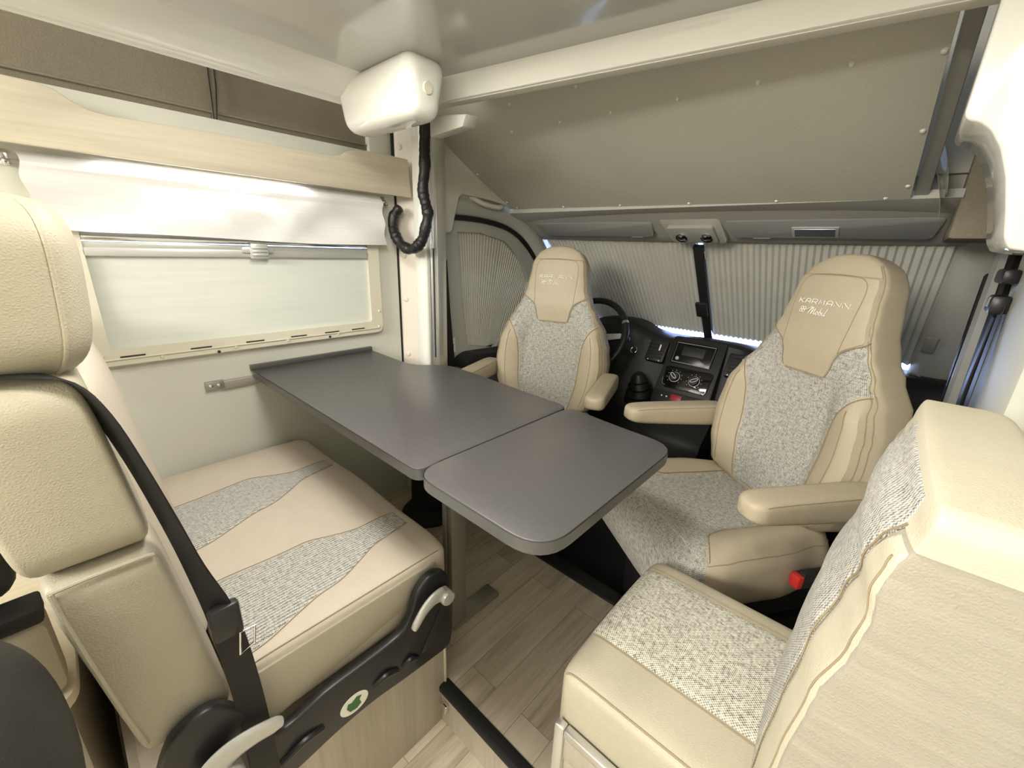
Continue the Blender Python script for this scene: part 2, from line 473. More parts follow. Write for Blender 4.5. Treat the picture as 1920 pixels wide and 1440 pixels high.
# ------------------------------------------------------------------ side window with its cassette frame
fr = MB()
OY0, OY1, OZ0, OZ1 = .04, .955, .806, 1.335
def ring(mb, x, outer, inner, th, bev=.006):
    (a0, a1, b0, b1), (c0, c1, d0, d1) = outer, inner
    o = rounded([(x, a0, b0), (x, a1, b0), (x, a1, b1), (x, a0, b1)], .03, 5); i = rounded([(x, c0, d0), (x, c1, d0), (x, c1, d1), (x, c0, d1)], .012, 5)
    n = len(o); bm = bmesh.new()
    def rw(P, dx, k=1.0, c=None): return [bm.verts.new((p[0]+dx, p[1], p[2])) for p in P]
    def sh(P, d):
        c = sum((Vector(p) for p in P), Vector())/len(P)
        return [Vector((p[0], p[1]-math.copysign(d, p[1]-c.y), p[2]-math.copysign(d, p[2]-c.z))) for p in P]
    L = [rw(o, 0), rw(o, th*.55), rw(sh(o, bev), th), rw(sh(i, -bev), th), rw(i, th*.6), rw(i, 0)]
    for A, B in zip(L, L[1:]):
        for k in range(n): bm.faces.new((A[k], A[(k+1) % n], B[(k+1) % n], B[k]))
    mb.bm(bm)
ring(fr, -1.62, (OY0, OY1, OZ0, OZ1), (.085, .905, .853, 1.30), .022)
fr.box((-1.62, .07, .828), (-1.594, .93, .8305), .001)
win = struct('window_1', fr, 'frame_cream')
sl = MB()
for y in (.135, .30, .455, .60, .725, .835): sl.box((-1.599, y-.028, .8335), (-1.5965, y+.028, .8375))
add('vent_slot', sl, 'print_black', win, smooth=False)
for i, (y, z) in enumerate(((.07, .842), (.20, .822), (.395, .823), (.56, .824), (.75, .826), (.93, .835), (.935, .90))):
    add('screw_cap', MB().lathe([(.0001, .0045), (.004, .004), (.0055, .0015), (.006, 0)], (-1.5985, y, z), (1, 0, 0), 14), 'frame_cream', win)
for y, z, mt in ((.345, .815, 'dark_screw'), (.715, .818, 'dark_screw')):
    add('screw', MB().lathe([(.0001, .002), (.0045, .0015), (.005, 0)], (-1.5975, y, z), (1, 0, 0), 12), mt, win)
rows = [[(-1.612+.0012*math.sin(9*y+4*z), y, z) for y in [.085+.82*i/16 for i in range(17)]] for z in [.853+.265*k/10 for k in range(11)]]
add('roller_blind', MB().sheet(rows, .0015, (1, 0, 0)), 'roller_blind', win)
bar = MB().box((-1.618, .086, 1.112), (-1.598, .905, 1.136), .004).box((-1.612, .086, 1.134), (-1.600, .905, 1.150), .003)
bo = add('blind_bar', bar, 'silver_plastic', win)
c = MB().box((-1.606, .455, 1.126), (-1.588, .55, 1.146), .005).box((-1.602, .478, 1.108), (-1.580, .532, 1.158), .006)
for k in range(3): c.box((-1.584, .481, 1.118+.011*k), (-1.576, .529, 1.124+.011*k), .002)
add('latch', c, 'silver_plastic', bo)
add('flyscreen_bar', MB().box((-1.614, .086, 1.152), (-1.604, .905, 1.166), .002), 'chrome', win)
add('flyscreen', MB().box((-1.617, .086, 1.16), (-1.6155, .905, 1.30)), 'film_clear', win, smooth=False)
add('pane', MB().box((-1.652, .07, .845), (-1.648, .92, 1.305)), 'window_glass', win, smooth=False)

# ------------------------------------------------------------------ valance board, curtain, hooks
vp = [(0.0, 1.357), (1.085, 1.352), (1.072, 1.49), (1.0, 1.492), (.90, 1.489), (.855, 1.486), (.825, 1.478), (.795, 1.46), (.765, 1.452), (.70, 1.4505),
      (.42, 1.455), (.26, 1.451), (.20, 1.449), (.165, 1.453), (.135, 1.466), (.11, 1.484), (.085, 1.491), (.03, 1.492), (-.25, 1.50), (-.25, 1.357)]
add_v = add('valance_board', MB().prism([(-1.565, y, z) for y, z in vp], (.016, 0, 0), .0025), 'pale_ash', org=(-1.557, .4, 1.36))
tag(add_v, 'pale ash wood valance board with a wavy top edge above the white curtain', 'board')
rows = []
random.seed(3)
for k in range(23):
    t = k/22; z = 1.348-t*.178; row = []
    for i in range(61):
        y = .02+.95*i/60
        x = -1.604+.018*math.sin(min(1, t*6)*PI/2)+.012*t
        x += (.006*math.sin(11*y+5*t)+.004*math.sin(23*y-7*t)+.011*math.exp(-((y-.33-.25*(t-.5))/.09)**2)+.010*math.exp(-((y-.66+.2*(t-.5))/.07)**2))*min(1, t*2)
        if t > .1 and t < .22: x += .004
        zz = z+.004*math.sin(7*y)*t-.006*t*y+.008*t*math.exp(-((y-.03)/.05)**2)
        row.append((x, y+.004*math.sin(14*t)*(1 if i in (0, 60) else 0), zz))
    rows.append(row)
cu = add('window_curtain', MB().sheet(rows, .0015, (1, 0, 0)), 'curtain_cloth', org=(-1.59, .5, 1.17))
tag(cu, 'short white crinkled curtain hanging below the wooden valance board', 'curtain')
rod = thing('curtain_rod', 'thin metal curtain rod on two small brackets over the window', 'rod', (-1.59, .5, 1.33))
add('rod', MB().tube([(-1.596, -.01, 1.325), (-1.596, 1.0, 1.325)], .003, 8), 'dull_aluminium', rod)
for y in (.0, .99):
    b = MB().box((-1.62, y-.008, 1.315), (-1.612, y+.008, 1.35), .002).tube([(-1.614, y, 1.335), (-1.598, y, 1.335), (-1.590, y, 1.325), (-1.596, y, 1.314)], .0035, 8)
    b.lathe([(.006, -.004), (.0075, 0), (.006, .004)], (-1.590, y, 1.322), (0, 1, 0), 12)
    add('bracket', b, 'chrome', rod)

# strap in front of the carpet lining
st = thing('liner_strap', 'dark elastic strap with a black knob on the brown carpet lining', 'strap', (-1.64, .455, 1.49))
add('strap', MB().ribbon([((-1.638, .468, 1.75), (0, 1, 0)), ((-1.638, .462, 1.60), (0, 1, 0)), ((-1.637, .452, 1.50), (0, .55, 0))], .022, .0008), 'liner_felt', st)
for dy in (-.008, .008):
    add('cord', MB().tube([(-1.636, .466+dy, 1.75), (-1.636, .460+dy, 1.60), (-1.635, .452+dy*.4, 1.497)], .0016, 6), 'black_rough', st)
add('knob', MB().lathe([(.0001, .008), (.005, .007), (.008, .003), (.008, -.004), (.005, -.008)], (-1.634, .451, 1.492), (0, .1, 1), 14), 'black_plastic', st)

# ------------------------------------------------------------------ B-pillar, guide column
struct('trim_7', MB().box((-1.64, 1.050, .0), (-1.618, 1.056, 2.1)), 'seal_black', smooth=False)
pil = MB().prism(rounded([(-1.64, 1.058, 0), (-1.615, 1.058, 0), (-1.56, 1.118, 0), (-1.51, 1.125, 0), (-1.51, 1.17, 0), (-1.64, 1.17, 0)], [.004, .012, .02, .004, 0, 0], 4), (0, 0, 2.1))
p = struct('trim_8', pil, 'pinkish_white')
for z in (.43, .69, .94, 1.125, 1.54):
    add('screw_cap', MB().lathe([(.0001, .004), (.008, .0035), (.0115, .001), (.012, 0)], (-1.602, 1.0725, z), (.737, -.676, 0), 16), 'frame_cream', p)
col = thing('bed_guide_column', 'white and silver aluminium guide column beside the window wall', 'column', (-1.46, 1.1, 0))
add('white_profile', MB().prism(rounded([(-1.545, 1.085, 0), (-1.50, 1.082, 0), (-1.478, 1.095, 0), (-1.478, 1.14, 0), (-1.545, 1.14, 0)], .008, 4), (0, 0, 1.62)), 'gloss_white', col)
tr = MB().box((-1.476, 1.112, 0), (-1.412, 1.14, 1.6), .003).box((-1.476, 1.100, 0), (-1.462, 1.115, 1.6), .002).box((-1.428, 1.100, 0), (-1.412, 1.115, 1.6), .002)
tr.box((-1.41, 1.095, 0), (-1.402, 1.14, 1.6), .002)
tk = add('track', tr, 'aluminium', col)
add('track_slot', MB().box((-1.450, 1.1085, .70), (-1.445, 1.113, 1.16)), 'print_black', tk, smooth=False)
for z in (.735, .745, 1.01): add('screw', MB().lathe([(.0001, .003), (.004, .002), (.0045, 0)], (-1.438+.006*(z == .745), 1.1125, z), (0, -1, 0), 10), 'dark_screw', tk)
# black cable hose
random.seed(5)
hp = [(-1.385, 1.045, 1.60), (-1.394, 1.04, 1.52), (-1.397, 1.04, 1.44), (-1.412, 1.04, 1.37), (-1.395, 1.04, 1.315), (-1.385, 1.04, 1.28), (-1.395, 1.035, 1.235),
      (-1.412, 1.03, 1.19), (-1.45, 1.02, 1.157), (-1.50, 1.015, 1.158), (-1.545, 1.01, 1.185), (-1.578, 1.01, 1.235), (-1.583, 1.02, 1.28), (-1.558, 1.035, 1.313)]
P = catmull(hp, 8); rs = [.0205+.0016*math.sin(i*.55)+random.uniform(-.0014, .0014) for i in range(len(P))]
rs[-1] = .012; rs[-2] = .018
ho = add('cable_hose', MB().tube(P, rs, 14), 'black_leather', org=(-1.48, 1.03, 1.16))
tag(ho, 'black crinkled cable hose looping down beside the aluminium column', 'hose')

# ------------------------------------------------------------------ drop-down bed overhead
bed = thing('drop_down_bed', 'glossy white drop-down bed stored overhead, seen from below', 'bed', (-.6, .3, 1.6))
BZ = 1.622
def yr(x): return .885+.16*(x+1.11)
rows = [[(x, -.12+(yr(x)+.02+.12)*k/10, BZ) for x in [-1.27+1.33*i/12 for i in range(13)]] for k in range(11)]
add('underside_panel', MB().sheet(rows, -.01, (0, 0, 1)), 'bed_underside', bed)
sec = [(-1.243, 1.624), (-1.250, 1.6185), (-1.262, 1.612), (-1.282, 1.602), (-1.305, 1.590), (-1.330, 1.580), (-1.350, 1.574), (-1.366, 1.571), (-1.371, 1.566), (-1.376, 1.566), (-1.379, 1.572), (-1.385, 1.60), (-1.385, 1.70), (-1.243, 1.70)]
rows = [[(x, y, z) for x, z in sec] for y in (-.14, .2, .5, .75)]
mr = MB(); mr.grid(rows, True)
add('side_rail', mr, 'gloss_white', bed)
fs = [(-.012, 1.624), (-.006, 1.619), (.0, 1.612), (.006, 1.600), (.012, 1.588), (.016, 1.578), (.018, 1.574), (.022, 1.572), (.03, 1.572), (.05, 1.572), (.05, 1.70), (-.012, 1.70)]
rows = []
for i in range(9):
    x = -1.15+1.20*i/8; rows.append([(x, yr(x)+y, z) for y, z in fs])
mr = MB(); mr.grid(rows, True); n = len(rows[0]); mr.f.append(tuple(range(n))); mr.f.append(tuple(8*n+k for k in range(n))[::-1])
add('front_rail', mr, 'gloss_white', bed)
rows = [[(x, yr(x)+y, z) for y, z in ((.026, 1.570), (.045, 1.567), (.065, 1.572))] for x in [-1.15+1.20*i/8 for i in range(9)]]
add('rail_flange', MB().sheet(rows, -.005, (0, 0, 1)), 'cab_trim', bed)
# corner gearbox cover
bm = bmesh.new(); bmesh.ops.create_cube(bm, size=1)
for v in bm.verts:
    x, y, z = v.co
    X = -1.385 if x < 0 else -1.0; Y = .70 if y < 0 else .835; Z = 1.482 if z < 0 else 1.628
    if z < 0:
        X = -1.355 if x < 0 else -1.012; Y = .71 if y < 0 else .815
    v.co = (X, Y, Z)
bmesh.ops.bevel(bm, geom=bm.edges[:], offset=.036, segments=5, affect='EDGES', profile=.5)
cb = add('corner_cover', MB().bm(bm), 'gloss_white', bed, ang=60)
add('round_cap', MB().lathe([(.0001, .003), (.013, .003), (.015, .001), (.015, -.02)], (-1.0055, .765, 1.552), (1, 0, -.07), 24), 'frame_cream', cb)
add('corner_bracket', MB().prism([(-1.14, .87, 1.478), (-1.01, .885, 1.49), (-.995, .885, 1.520), (-1.14, .87, 1.535)], (0, .05, .005), .005), 'pillar_felt', bed)

# ------------------------------------------------------------------ cab overhead panel
def ovh(x, y):  # sloped panel: a point at depth y
    t = (1.65-y)/.5; return Vector((x, y, 1.350-.014*(x+.75)*(1-t)+.27*t-.012*math.sin(PI*min(1, max(0, t)))))
op = thing('overhead_panel', 'large beige riveted panel sloping above the windscreen', 'panel', (-.75, 1.65, 1.34))
rows = [[ovh(x, 1.655+(yr(x)+.056-1.655)*k/12) for x in [-1.515+1.482*i/20 for i in range(21)]] for k in range(13)]
add('panel_board', MB().sheet(rows, .012, (0, -.48, -.87)), 'overhead_felt', op)
def rivet(x, y):
    c = ovh(x, y)+Vector((0, -.48, -.87))*.0
    return MB().lathe([(.0001, .0045), (.004, .0035), (.0065, 0), (.0065, -.002)], c, (0, -.48, -.87), 12)
riv = [(x, 1.648) for x in (-1.475, -1.197, -.915, -.636, -.356, -.085)]
riv += [(x, 1.24) for x in (-1.15, -.938, -.752, -.552, -.359, -.182)]
riv += [(x, 1.15) for x in (-1.08, -.82, -.571, -.355, -.168)]
riv += [(-.04, 1.25), (-.042, 1.42), (-.044, 1.60), (-1.497, 1.40), (-1.50, 1.60)]
for x, y in riv: add('rivet', rivet(x, y), 'lens_clear', op)
# metal edge strip on the right side of the panel
stp = MB().prism([(-.028, 1.08, 1.675), (-.028, 1.66, 1.345), (-.028, 1.66, 1.395), (-.028, 1.08, 1.725)], (.030, 0, 0), .003)
struct('trim_9', stp, 'grey_plastic')
# header trim under the panel
rows = []
for i in range(21):
    x = -1.56+1.63*i/20; s = 1-((x+.69)/.9)**2; s = max(-.45 if x > 0 else -.1, s)
    rows.append([(x, 1.655, 1.338), (x, 1.70, 1.318+.010*s), (x, 1.76, 1.300+.022*s), (x, 1.775, 1.296+.024*s), (x, 1.78, 1.305+.024*s), (x, 1.78, 1.345+.02*s), (x, 1.66, 1.36)])
mh = MB(); mh.grid(rows, True); struct('trim_10', mh, 'pillar_felt')
# windscreen header
rows = []
for i in range(21):
    x = -1.60+1.84*i/20
    rows.append([(x, 1.72, 1.325), (x, 1.83, 1.272), (x, 1.895, 1.245), (x, 1.93, 1.228), (x, 1.97, 1.224), (x, 1.985, 1.235), (x, 1.95, 1.30), (x, 1.75, 1.38)])
mh = MB(); mh.grid(rows, True); struct('trim_11', mh, 'headliner_felt')
# roof of the cab closing the space above
struct('trim_12', MB().box((-1.66, 1.68, 1.40), (.28, 2.0, 1.44)).box((-1.66, 1.70, 1.36), (.28, 1.74, 2.16)), 'headliner_felt', smooth=False)

# sun visors
def visor(x0, x1, label, mirror):
    t = thing('sun_visor', label, 'sun visor', ((x0+x1)/2, 1.83, 1.28), 'sun visors folded up above the windscreen')
    pts = rounded([(x0, 1.782, 1.309), (x0+.02, 1.868, 1.252), (x1-.02, 1.868, 1.252), (x1, 1.782, 1.309)], .02, 4)
    add('visor_pad', MB().prism(pts, (0, -.007, -.012), .004), 'visor_felt', t)
    cx = x1-.10 if not mirror else x0+.12
    add('clip', MB().box((cx-.03, 1.862, 1.238), (cx+.03, 1.885, 1.252), .004), 'grey_plastic', t)
    if mirror:
        q = [Vector((-.325, 1.806, 1.277)), Vector((-.19, 1.806, 1.277)), Vector((-.19, 1.852, 1.2485)), Vector((-.325, 1.852, 1.2485))]
        fr = add('mirror_frame', MB().prism(q, (0, -.003, -.005), .001), 'silver_plastic', t)
        q2 = [Vector((-.316, 1.812, 1.273)), Vector((-.199, 1.812, 1.273)), Vector((-.199, 1.847, 1.2515)), Vector((-.316, 1.847, 1.2515))]
        add('mirror', MB().prism([a+Vector((0, -.0028, -.0047)) for a in q2], (0, -.0006, -.001)), 'mirror_glass', fr, smooth=False)
visor(-1.47, -.83, 'grey sun visor without a mirror, left of the roof console', False)
visor(-.545, .06, 'grey sun visor with a small bright mirror, right of the roof console', True)
con = thing('roof_console', 'grey roof console with two round reading lamps above the windscreen', 'roof console', (-.68, 1.86, 1.26))
pts = rounded([(-.80, 1.77, 1.325), (-.56, 1.77, 1.325), (-.545, 1.895, 1.235), (-.765, 1.895, 1.235)], .025, 4)
add('console_body', MB().prism(pts, (0, -.012, -.017), .006), 'headliner_felt', con)
pts = rounded([(-.77, 1.80, 1.295), (-.585, 1.80, 1.295), (-.575, 1.875, 1.242), (-.75, 1.875, 1.242)], .012, 4)
lp = add('lamp_plate', MB().prism(pts, (0, -.016, -.0225), .003), 'grey_plastic', con)
for x in (-.715, -.615):
    cc = Vector((x, 1.848, 1.261))+Vector((0, -.016, -.0225))
    add('reading_lamp', MB().lathe([(.0001, .009), (.012, .007), (.019, .003), (.024, .004), (.026, 0), (.026, -.004)], cc, (0, -.58, -.81), 20), 'chrome', lp)

# ------------------------------------------------------------------ windscreen, pleated blinds
def ws(x, d, off=0):  # windscreen plane, d = 0 top .. 1 bottom
    c = ((x+.69)/.9)**2*.05
    p = Vector((x, 1.985+.42*d-c*.6, 1.226-.502*d)); return p+Vector((0, -.767, -.642))*off
rows = [[ws(x, d, -.085) for x in [-1.60+1.84*i/12 for i in range(13)]] for d in (-.05, .3, .7, 1.1)]
struct('window_2', MB().sheet(rows, .004, (0, -.77, -.64)), 'window_glass')
def pleats(xa, xb, n, d1, curve=0):
    mb = MB(); rows = []
    for k in range(13):
        d = -.035+(d1+.035)*k/12; row = []
        for i in range(2*n+1):
            u = (i//2+(.7 if i % 2 else 0))/n; x = xa+(xb-xa)*u
            if curve: x = x+curve(u, k/12)
            row.append(ws(x, d, .004+(.0052 if i % 2 else -.0052)))
        rows.append(row)
    return mb.sheet(rows, .0012, (0, -.77, -.64))
bl = add('pleated_blind', pleats(-1.52, -.700, 37, .90, lambda u, k: .07*(1-u)*k*.6), 'pleated_cloth', smooth=False, org=(-1.1, 2.3, .75))
tag(bl, 'left silver pleated windscreen blind, behind the steering wheel', 'blind', 'pleated cab blinds')
br = add('pleated_blind', pleats(-.680, .155, 36, .90), 'pleated_cloth', smooth=False, org=(-.25, 2.3, .75))
tag(br, 'right silver pleated windscreen blind, behind the seat with armrests at right', 'blind', 'pleated cab blinds')
gp = thing('blind_guide_post', 'black upright guide post between the two windscreen blinds', 'post', (-.69, 2.35, .77))
def bar3(mb, x0, x1, d0, d1, o0, o1, bev=.004):
    pts = [ws(x0, d0, o0), ws(x1, d0, o0), ws(x1, d1, o0), ws(x0, d1, o0)]
    return mb.prism(pts, Vector((0, -.767, -.642))*(o1-o0), bev)
add('post', bar3(MB(), -.712, -.668, .0, .945, .012, .034), 'black_plastic', gp)
add('handle', bar3(MB(), -.728, -.672, .50, .64, .033, .052, .006), 'black_plastic', gp)
add('chrome_pin', bar3(MB(), -.668, -.663, .04, .10, .016, .034, .001), 'chrome', gp)

# ------------------------------------------------------------------ dashboard
da = thing('dashboard', 'black van dashboard below the pleated windscreen blinds', 'dashboard', (-.69, 2.2, .3))
rows = []
for i in range(41):
    x = -1.60+1.84*i/40
    hood = math.exp(-((x+1.13)/.19)**4)*.075; mid = math.exp(-((x+.62)/.17)**6)*.022
    cz = .742+hood+mid; fy = -.05*math.exp(-((x+1.13)/.2)**4)
    rows.append([(x, 2.02, -.10), (x, 2.06+fy, .40), (x, 2.10+fy, .50), (x, 2.155+fy, .66), (x, 2.17+fy, .70+hood*.9), (x, 2.19+fy, .728+hood+mid), (x, 2.215+fy, cz), (x, 2.30, cz-.004), (x, 2.42, .735), (x, 2.50, .70), (x, 2.50, -.10)])
mdd = MB(); mdd.grid(rows, True); n = 11; mdd.f.append(tuple(range(n))); mdd.f.append(tuple(40*n+k for k in range(n))[::-1])
add('dash_body', mdd, 'dash_black', da)
NS = Vector((0, -1, .61)).normalized(); US = Vector((0, .61, 1)).normalized()
def sp(x, z, off=0):  # centre stack plane
    return Vector((x, 2.15+(z-.69)*.61, z))+NS*off
def stack(pts, o0, o1, bev=.003, r=.012):
    P = rounded([sp(x, z, o0) for x, z in pts], r, 4); return MB().prism(P, NS*(o1-o0), bev)
cs = add('centre_stack', stack([(-.815, .44), (-.535, .44), (-.545, .76), (-.805, .76)], -.05, .018, .006, .02), 'dash_black', da)
rd = add('radio', stack([(-.783, .632), (-.585, .632), (-.582, .735), (-.783, .735)], .01, .024, .003), 'screen_black', cs)
add('bezel', MB().tube([sp(x, z, .024) for x, z in ((-.775, .638), (-.590, .638), (-.588, .728), (-.775, .728))], .0018, 6, closed=True), 'grey_plastic', rd)
add('radio_knob', MB().lathe([(.0001, .008), (.008, .0075), (.010, .004), (.010, 0)], sp(-.752, .655, .024), NS, 18), 'silver_plastic', rd)
add('display', stack([(-.74, .672), (-.63, .672), (-.63, .715), (-.74, .715)], .022, .0262, .001, .004), 'dash_black', rd)
ac = add('climate_panel', stack([(-.778, .518), (-.565, .518), (-.555, .618), (-.795, .618)], .01, .022, .003, .02), 'dash_gloss', cs)
for kx, kz, a0 in ((-.733, .570, -40), (-.635, .568, 210)):
    kb = add('dial', MB().lathe([(.0001, .018), (.021, .017), (.0235, .012), (.026, 0)], sp(kx, kz, .022), NS, 28), 'black_plastic', ac)
    ringp = [sp(kx+.0255*math.cos(a), kz, .024)+US*(.0255*math.sin(a)) for a in [2*PI*i/32 for i in range(32)]]
    add('dial_ring', MB().tube(ringp, .0017, 6, closed=True), 'dial_white', kb)
    d = Vector((1, 0, 0))*math.cos(R(a0))+US*math.sin(R(a0)); e = NS.cross(d); cc = sp(kx, kz, .0405)
    lp2 = [cc+d*(.019*math.cos(a)-.003)+e*(.007*math.sin(a)) for a in [2*PI*i/20 for i in range(20)]]
    add('pointer', MB().tube(lp2, .0015, 6, closed=True), 'dial_white', kb)
    tk2 = MB()
    for i in range(9):
        a = R(-40+260*i/8); c0 = sp(kx, kz, .0225)+(Vector((1, 0, 0))*math.cos(a)+US*math.sin(a))*.036
        tk2.lathe([(.0016, .001), (.0016, -.001)], c0, NS, 8)
    add('dial_mark', tk2, 'dial_white', ac)
for P in (([(-.787, .560), (-.786, .545), (-.781, .531), (-.766, .526)]), ([(-.69, .527), (-.683, .530), (-.675, .526)]), ([(-.655, .523), (-.63, .519), (-.60, .519), (-.585, .523)])):
    add('chrome_trim', MB().tube([sp(x, z, .0235) for x, z in P], .0025, 6), 'chrome', ac)
sr = add('switch_row', stack([(-.80, .452), (-.555, .452), (-.55, .502), (-.80, .502)], .01, .022, .003, .01), 'dash_black', cs)
add('hazard_switch', stack([(-.716, .466), (-.662, .466), (-.662, .493), (-.716, .493)], .02, .028, .002, .004), 'hazard_red', sr)
tri = [sp(-.689+.008*math.cos(R(a)), .478+.007*math.sin(R(a)), .0285) for a in (90, 210, 330)]
add('hazard_triangle', MB().tube(tri, .0008, 5, closed=True), 'red_plastic', sr)
for x in (-.762, -.737, -.628, -.598): add('switch_mark', MB().lathe([(.0001, .002), (.004, .0015), (.004, 0)], sp(x, .478, .0215), NS, 10), 'dial_white', sr)
for x0, x1 in ((-.925, -.825), (-.525, -.425)):
    v = add('air_vent', stack([(x0, .625), (x1, .625), (x1, .725), (x0, .725)], -.02, .010, .004, .01), 'dash_black', da)
    lv = MB()
    for k in range(5): lv.prism([sp(x0+.012, .638+.017*k, .010), sp(x1-.012, .638+.017*k, .010), sp(x1-.012, .648+.017*k, .012), sp(x0+.012, .648+.017*k, .012)], NS*.003)
    add('vent_louvre', lv, 'black_rough', v, smooth=False)
    cxm = (x0+x1)/2+.012
    add('vent_tab', MB().prism([sp(cxm, .675, .014), sp(cxm+.008, .675, .014), sp(cxm+.008, .705, .014), sp(cxm, .705, .014)], NS*.006, .002), 'dial_white', v)
    for xx in (x0+.02, x1-.02): add('vent_wheel', MB().lathe([(.0001, .003), (.003, .003), (.004, 0)], sp(xx, .629, .010), NS, 8), 'dial_white', v)
sb = add('start_knob', MB().lathe([(.0001, .01), (.013, .01), (.016, .006), (.016, 0)], (-.985, 2.10, .665), NS, 20), 'black_plastic', da)
add('knob_ring', MB().tube([Vector((-.985, 2.10, .665))+NS*.009+Vector((1, 0, 0))*.017*math.cos(a)+US*.017*math.sin(a) for a in [2*PI*i/24 for i in range(24)]], .0022, 6, closed=True), 'chrome', sb)
gs = add('gear_gaiter', MB().lathe([(.085, 0), (.07, .03), (.073, .045), (.056, .075), (.059, .088), (.042, .115), (.045, .125), (.03, .15), (.022, .16)], (-.90, 2.06, .42), (0, -.35, 1), 24), 'black_leather', da)
add('lower_console', MB().prism(rounded([(-.86, 1.78, .0), (-.86, 2.08, .0), (-.86, 2.10, .44), (-.86, 1.98, .43), (-.86, 1.86, .33)], .03, 4), (.36, 0, 0), .01), 'dash_black', da)
# steering wheel
sw = thing('steering_wheel', 'black steering wheel behind the left seat', 'steering wheel', (-1.13, 1.86, .78))
ax = Vector((0, -.86, .51)).normalized(); e1 = Vector((1, 0, 0)); e2 = ax.cross(e1)*-1
if e2.z < 0: e2 = -e2
C0 = Vector((-1.13, 1.85, .755))
add('rim', MB().tube([C0+e1*.2*math.cos(a)+e2*.2*math.sin(a) for a in [2*PI*i/48 for i in range(48)]], .0165, 12, closed=True), 'black_leather', sw)
for a in (8, 172, 270):
    d = e1*math.cos(R(a))+e2*math.sin(R(a)); e = ax.cross(d)
    pts = [C0-ax*.03+d*.05-e*.02, C0+d*.182-e*.014, C0+d*.182+e*.014, C0-ax*.03+d*.05+e*.02]
    add('spoke', MB().prism(pts, ax*.012, .003), 'silver_plastic' if a != 270 else 'black_plastic', sw)
add('hub', MB().lathe([(.0001, .02), (.04, .018), (.062, .008), (.07, -.01), (.06, -.05)], C0-ax*.02, ax, 28), 'black_plastic', sw)
for d in (1, -1):
    add('stalk', MB().tube([C0-ax*.06+e1*.05*d, C0-ax*.055+e1*.14*d+e2*.03, C0-ax*.05+e1*.2*d+e2*.04], [.006, .007, .009], 8), 'black_plastic', sw)
add('rim_clip', MB().tube([C0+e1*.2*math.cos(R(a))+e2*.2*math.sin(R(a)) for a in (28, 30, 32)], .0175, 12), 'chrome', sw)

# ------------------------------------------------------------------ left cab side
tri = [(-1.515, 1.12, 1.74), (-1.515, 1.19, 1.735), (-1.515, 1.29, 1.555), (-1.515, 1.63, 1.37), (-1.515, 1.50, 1.383), (-1.515, 1.325, 1.392), (-1.515, 1.308, 1.375), (-1.515, 1.268, 1.24), (-1.515, 1.255, 1.228), (-1.515, 1.13, 1.224)]
t13 = struct('trim_13', MB().prism(tri, (-.06, 0, 0), .004), 'cab_trim')
add('screw', MB().lathe([(.0001, .003), (.004, .002), (.005, 0)], (-1.514, 1.185, 1.435), (1, 0, 0), 12), 'chrome', t13)
# door: outer panel around an opening, window with blind
wo = [(1.335, 1.235), (1.48, 1.238), (1.66, 1.205), (1.79, 1.11), (1.865, .99), (1.85, .90), (1.60, .65), (1.40, .695), (1.375, .80), (1.352, 1.0)]
do = [(1.22, 1.295), (1.49, 1.292), (1.70, 1.262), (1.86, 1.15), (2.02, .98), (2.2, .70), (2.2, .2), (1.2, .2), (1.2, .65), (1.2, 1.0)]
def loops(x, a, b, xb=None):
    bm = bmesh.new(); n = len(a); xb = x if xb is None else xb
    L = [[bm.verts.new((x-.04, *p)) for p in a], [bm.verts.new((x, *p)) for p in a], [bm.verts.new((xb, *p)) for p in b], [bm.verts.new((xb-.03, *p)) for p in b]]
    for A, B in zip(L, L[1:]):
        for k in range(n): bm.faces.new((A[k], A[(k+1) % n], B[(k+1) % n], B[k]))
    return MB().bm(bm)
d1 = struct('door_1', loops(-1.56, do, wo), 'pillar_felt', ang=40)
rows = []
def inside(poly, y, z):
    c = False; n = len(poly)
    for i in range(n):
        (y1, z1), (y2, z2) = poly[i], poly[i-1]
        if (z1 > z) != (z2 > z) and y < (y2-y1)*(z-z1)/(z2-z1)+y1: c = not c
    return c
# fan-pleated blind: pleats run from the upper edge towards the lower rear corner
def on_edge(t, top):
    tab = [(1.335, 1.235), (1.48, 1.238), (1.66, 1.205), (1.79, 1.11), (1.865, .99)] if top else [(1.40, .695), (1.47, .680), (1.55, .662), (1.62, .668), (1.85, .90)]
    s = min(1, t)*4; i = min(3, int(s)); f = s-i; a, b = tab[i], tab[i+1]; return a[0]+(b[0]-a[0])*f, a[1]+(b[1]-a[1])*f
NP = 34; rows = []
for k in range(9):
    row = []
    for i in range(2*NP+1):
        t = (i//2+(.7 if i % 2 else 0))/NP; ya, za = on_edge(t, True); yb, zb = on_edge(t, False); q = k/8
        row.append((-1.580+(-.0027 if i % 2 else .0027), ya+(yb-ya)*q, za+(zb-za)*q))
    rows.append(row)
sbd = add('pleated_blind', MB().sheet(rows, .0012, (1, 0, 0)), 'pleated_cloth', smooth=False, org=(-1.578, 1.6, .66))
tag(sbd, 'fan-pleated silver blind in the left cab door window', 'blind', 'pleated cab blinds')
gl = MB().prism([(-1.60, y, z) for y, z in wo], (-.004, 0, 0)); add('door_glass', gl, 'window_glass', d1, smooth=False)
arc = catmull([(-1.552, 1.24, 1.293), (-1.552, 1.40, 1.296), (-1.552, 1.55, 1.287), (-1.552, 1.68, 1.262), (-1.552, 1.80, 1.205), (-1.552, 1.92, 1.10), (-1.552, 2.02, .975)], 6)
struct('trim_14', MB().tube(arc, .012, 8), 'seal_black')
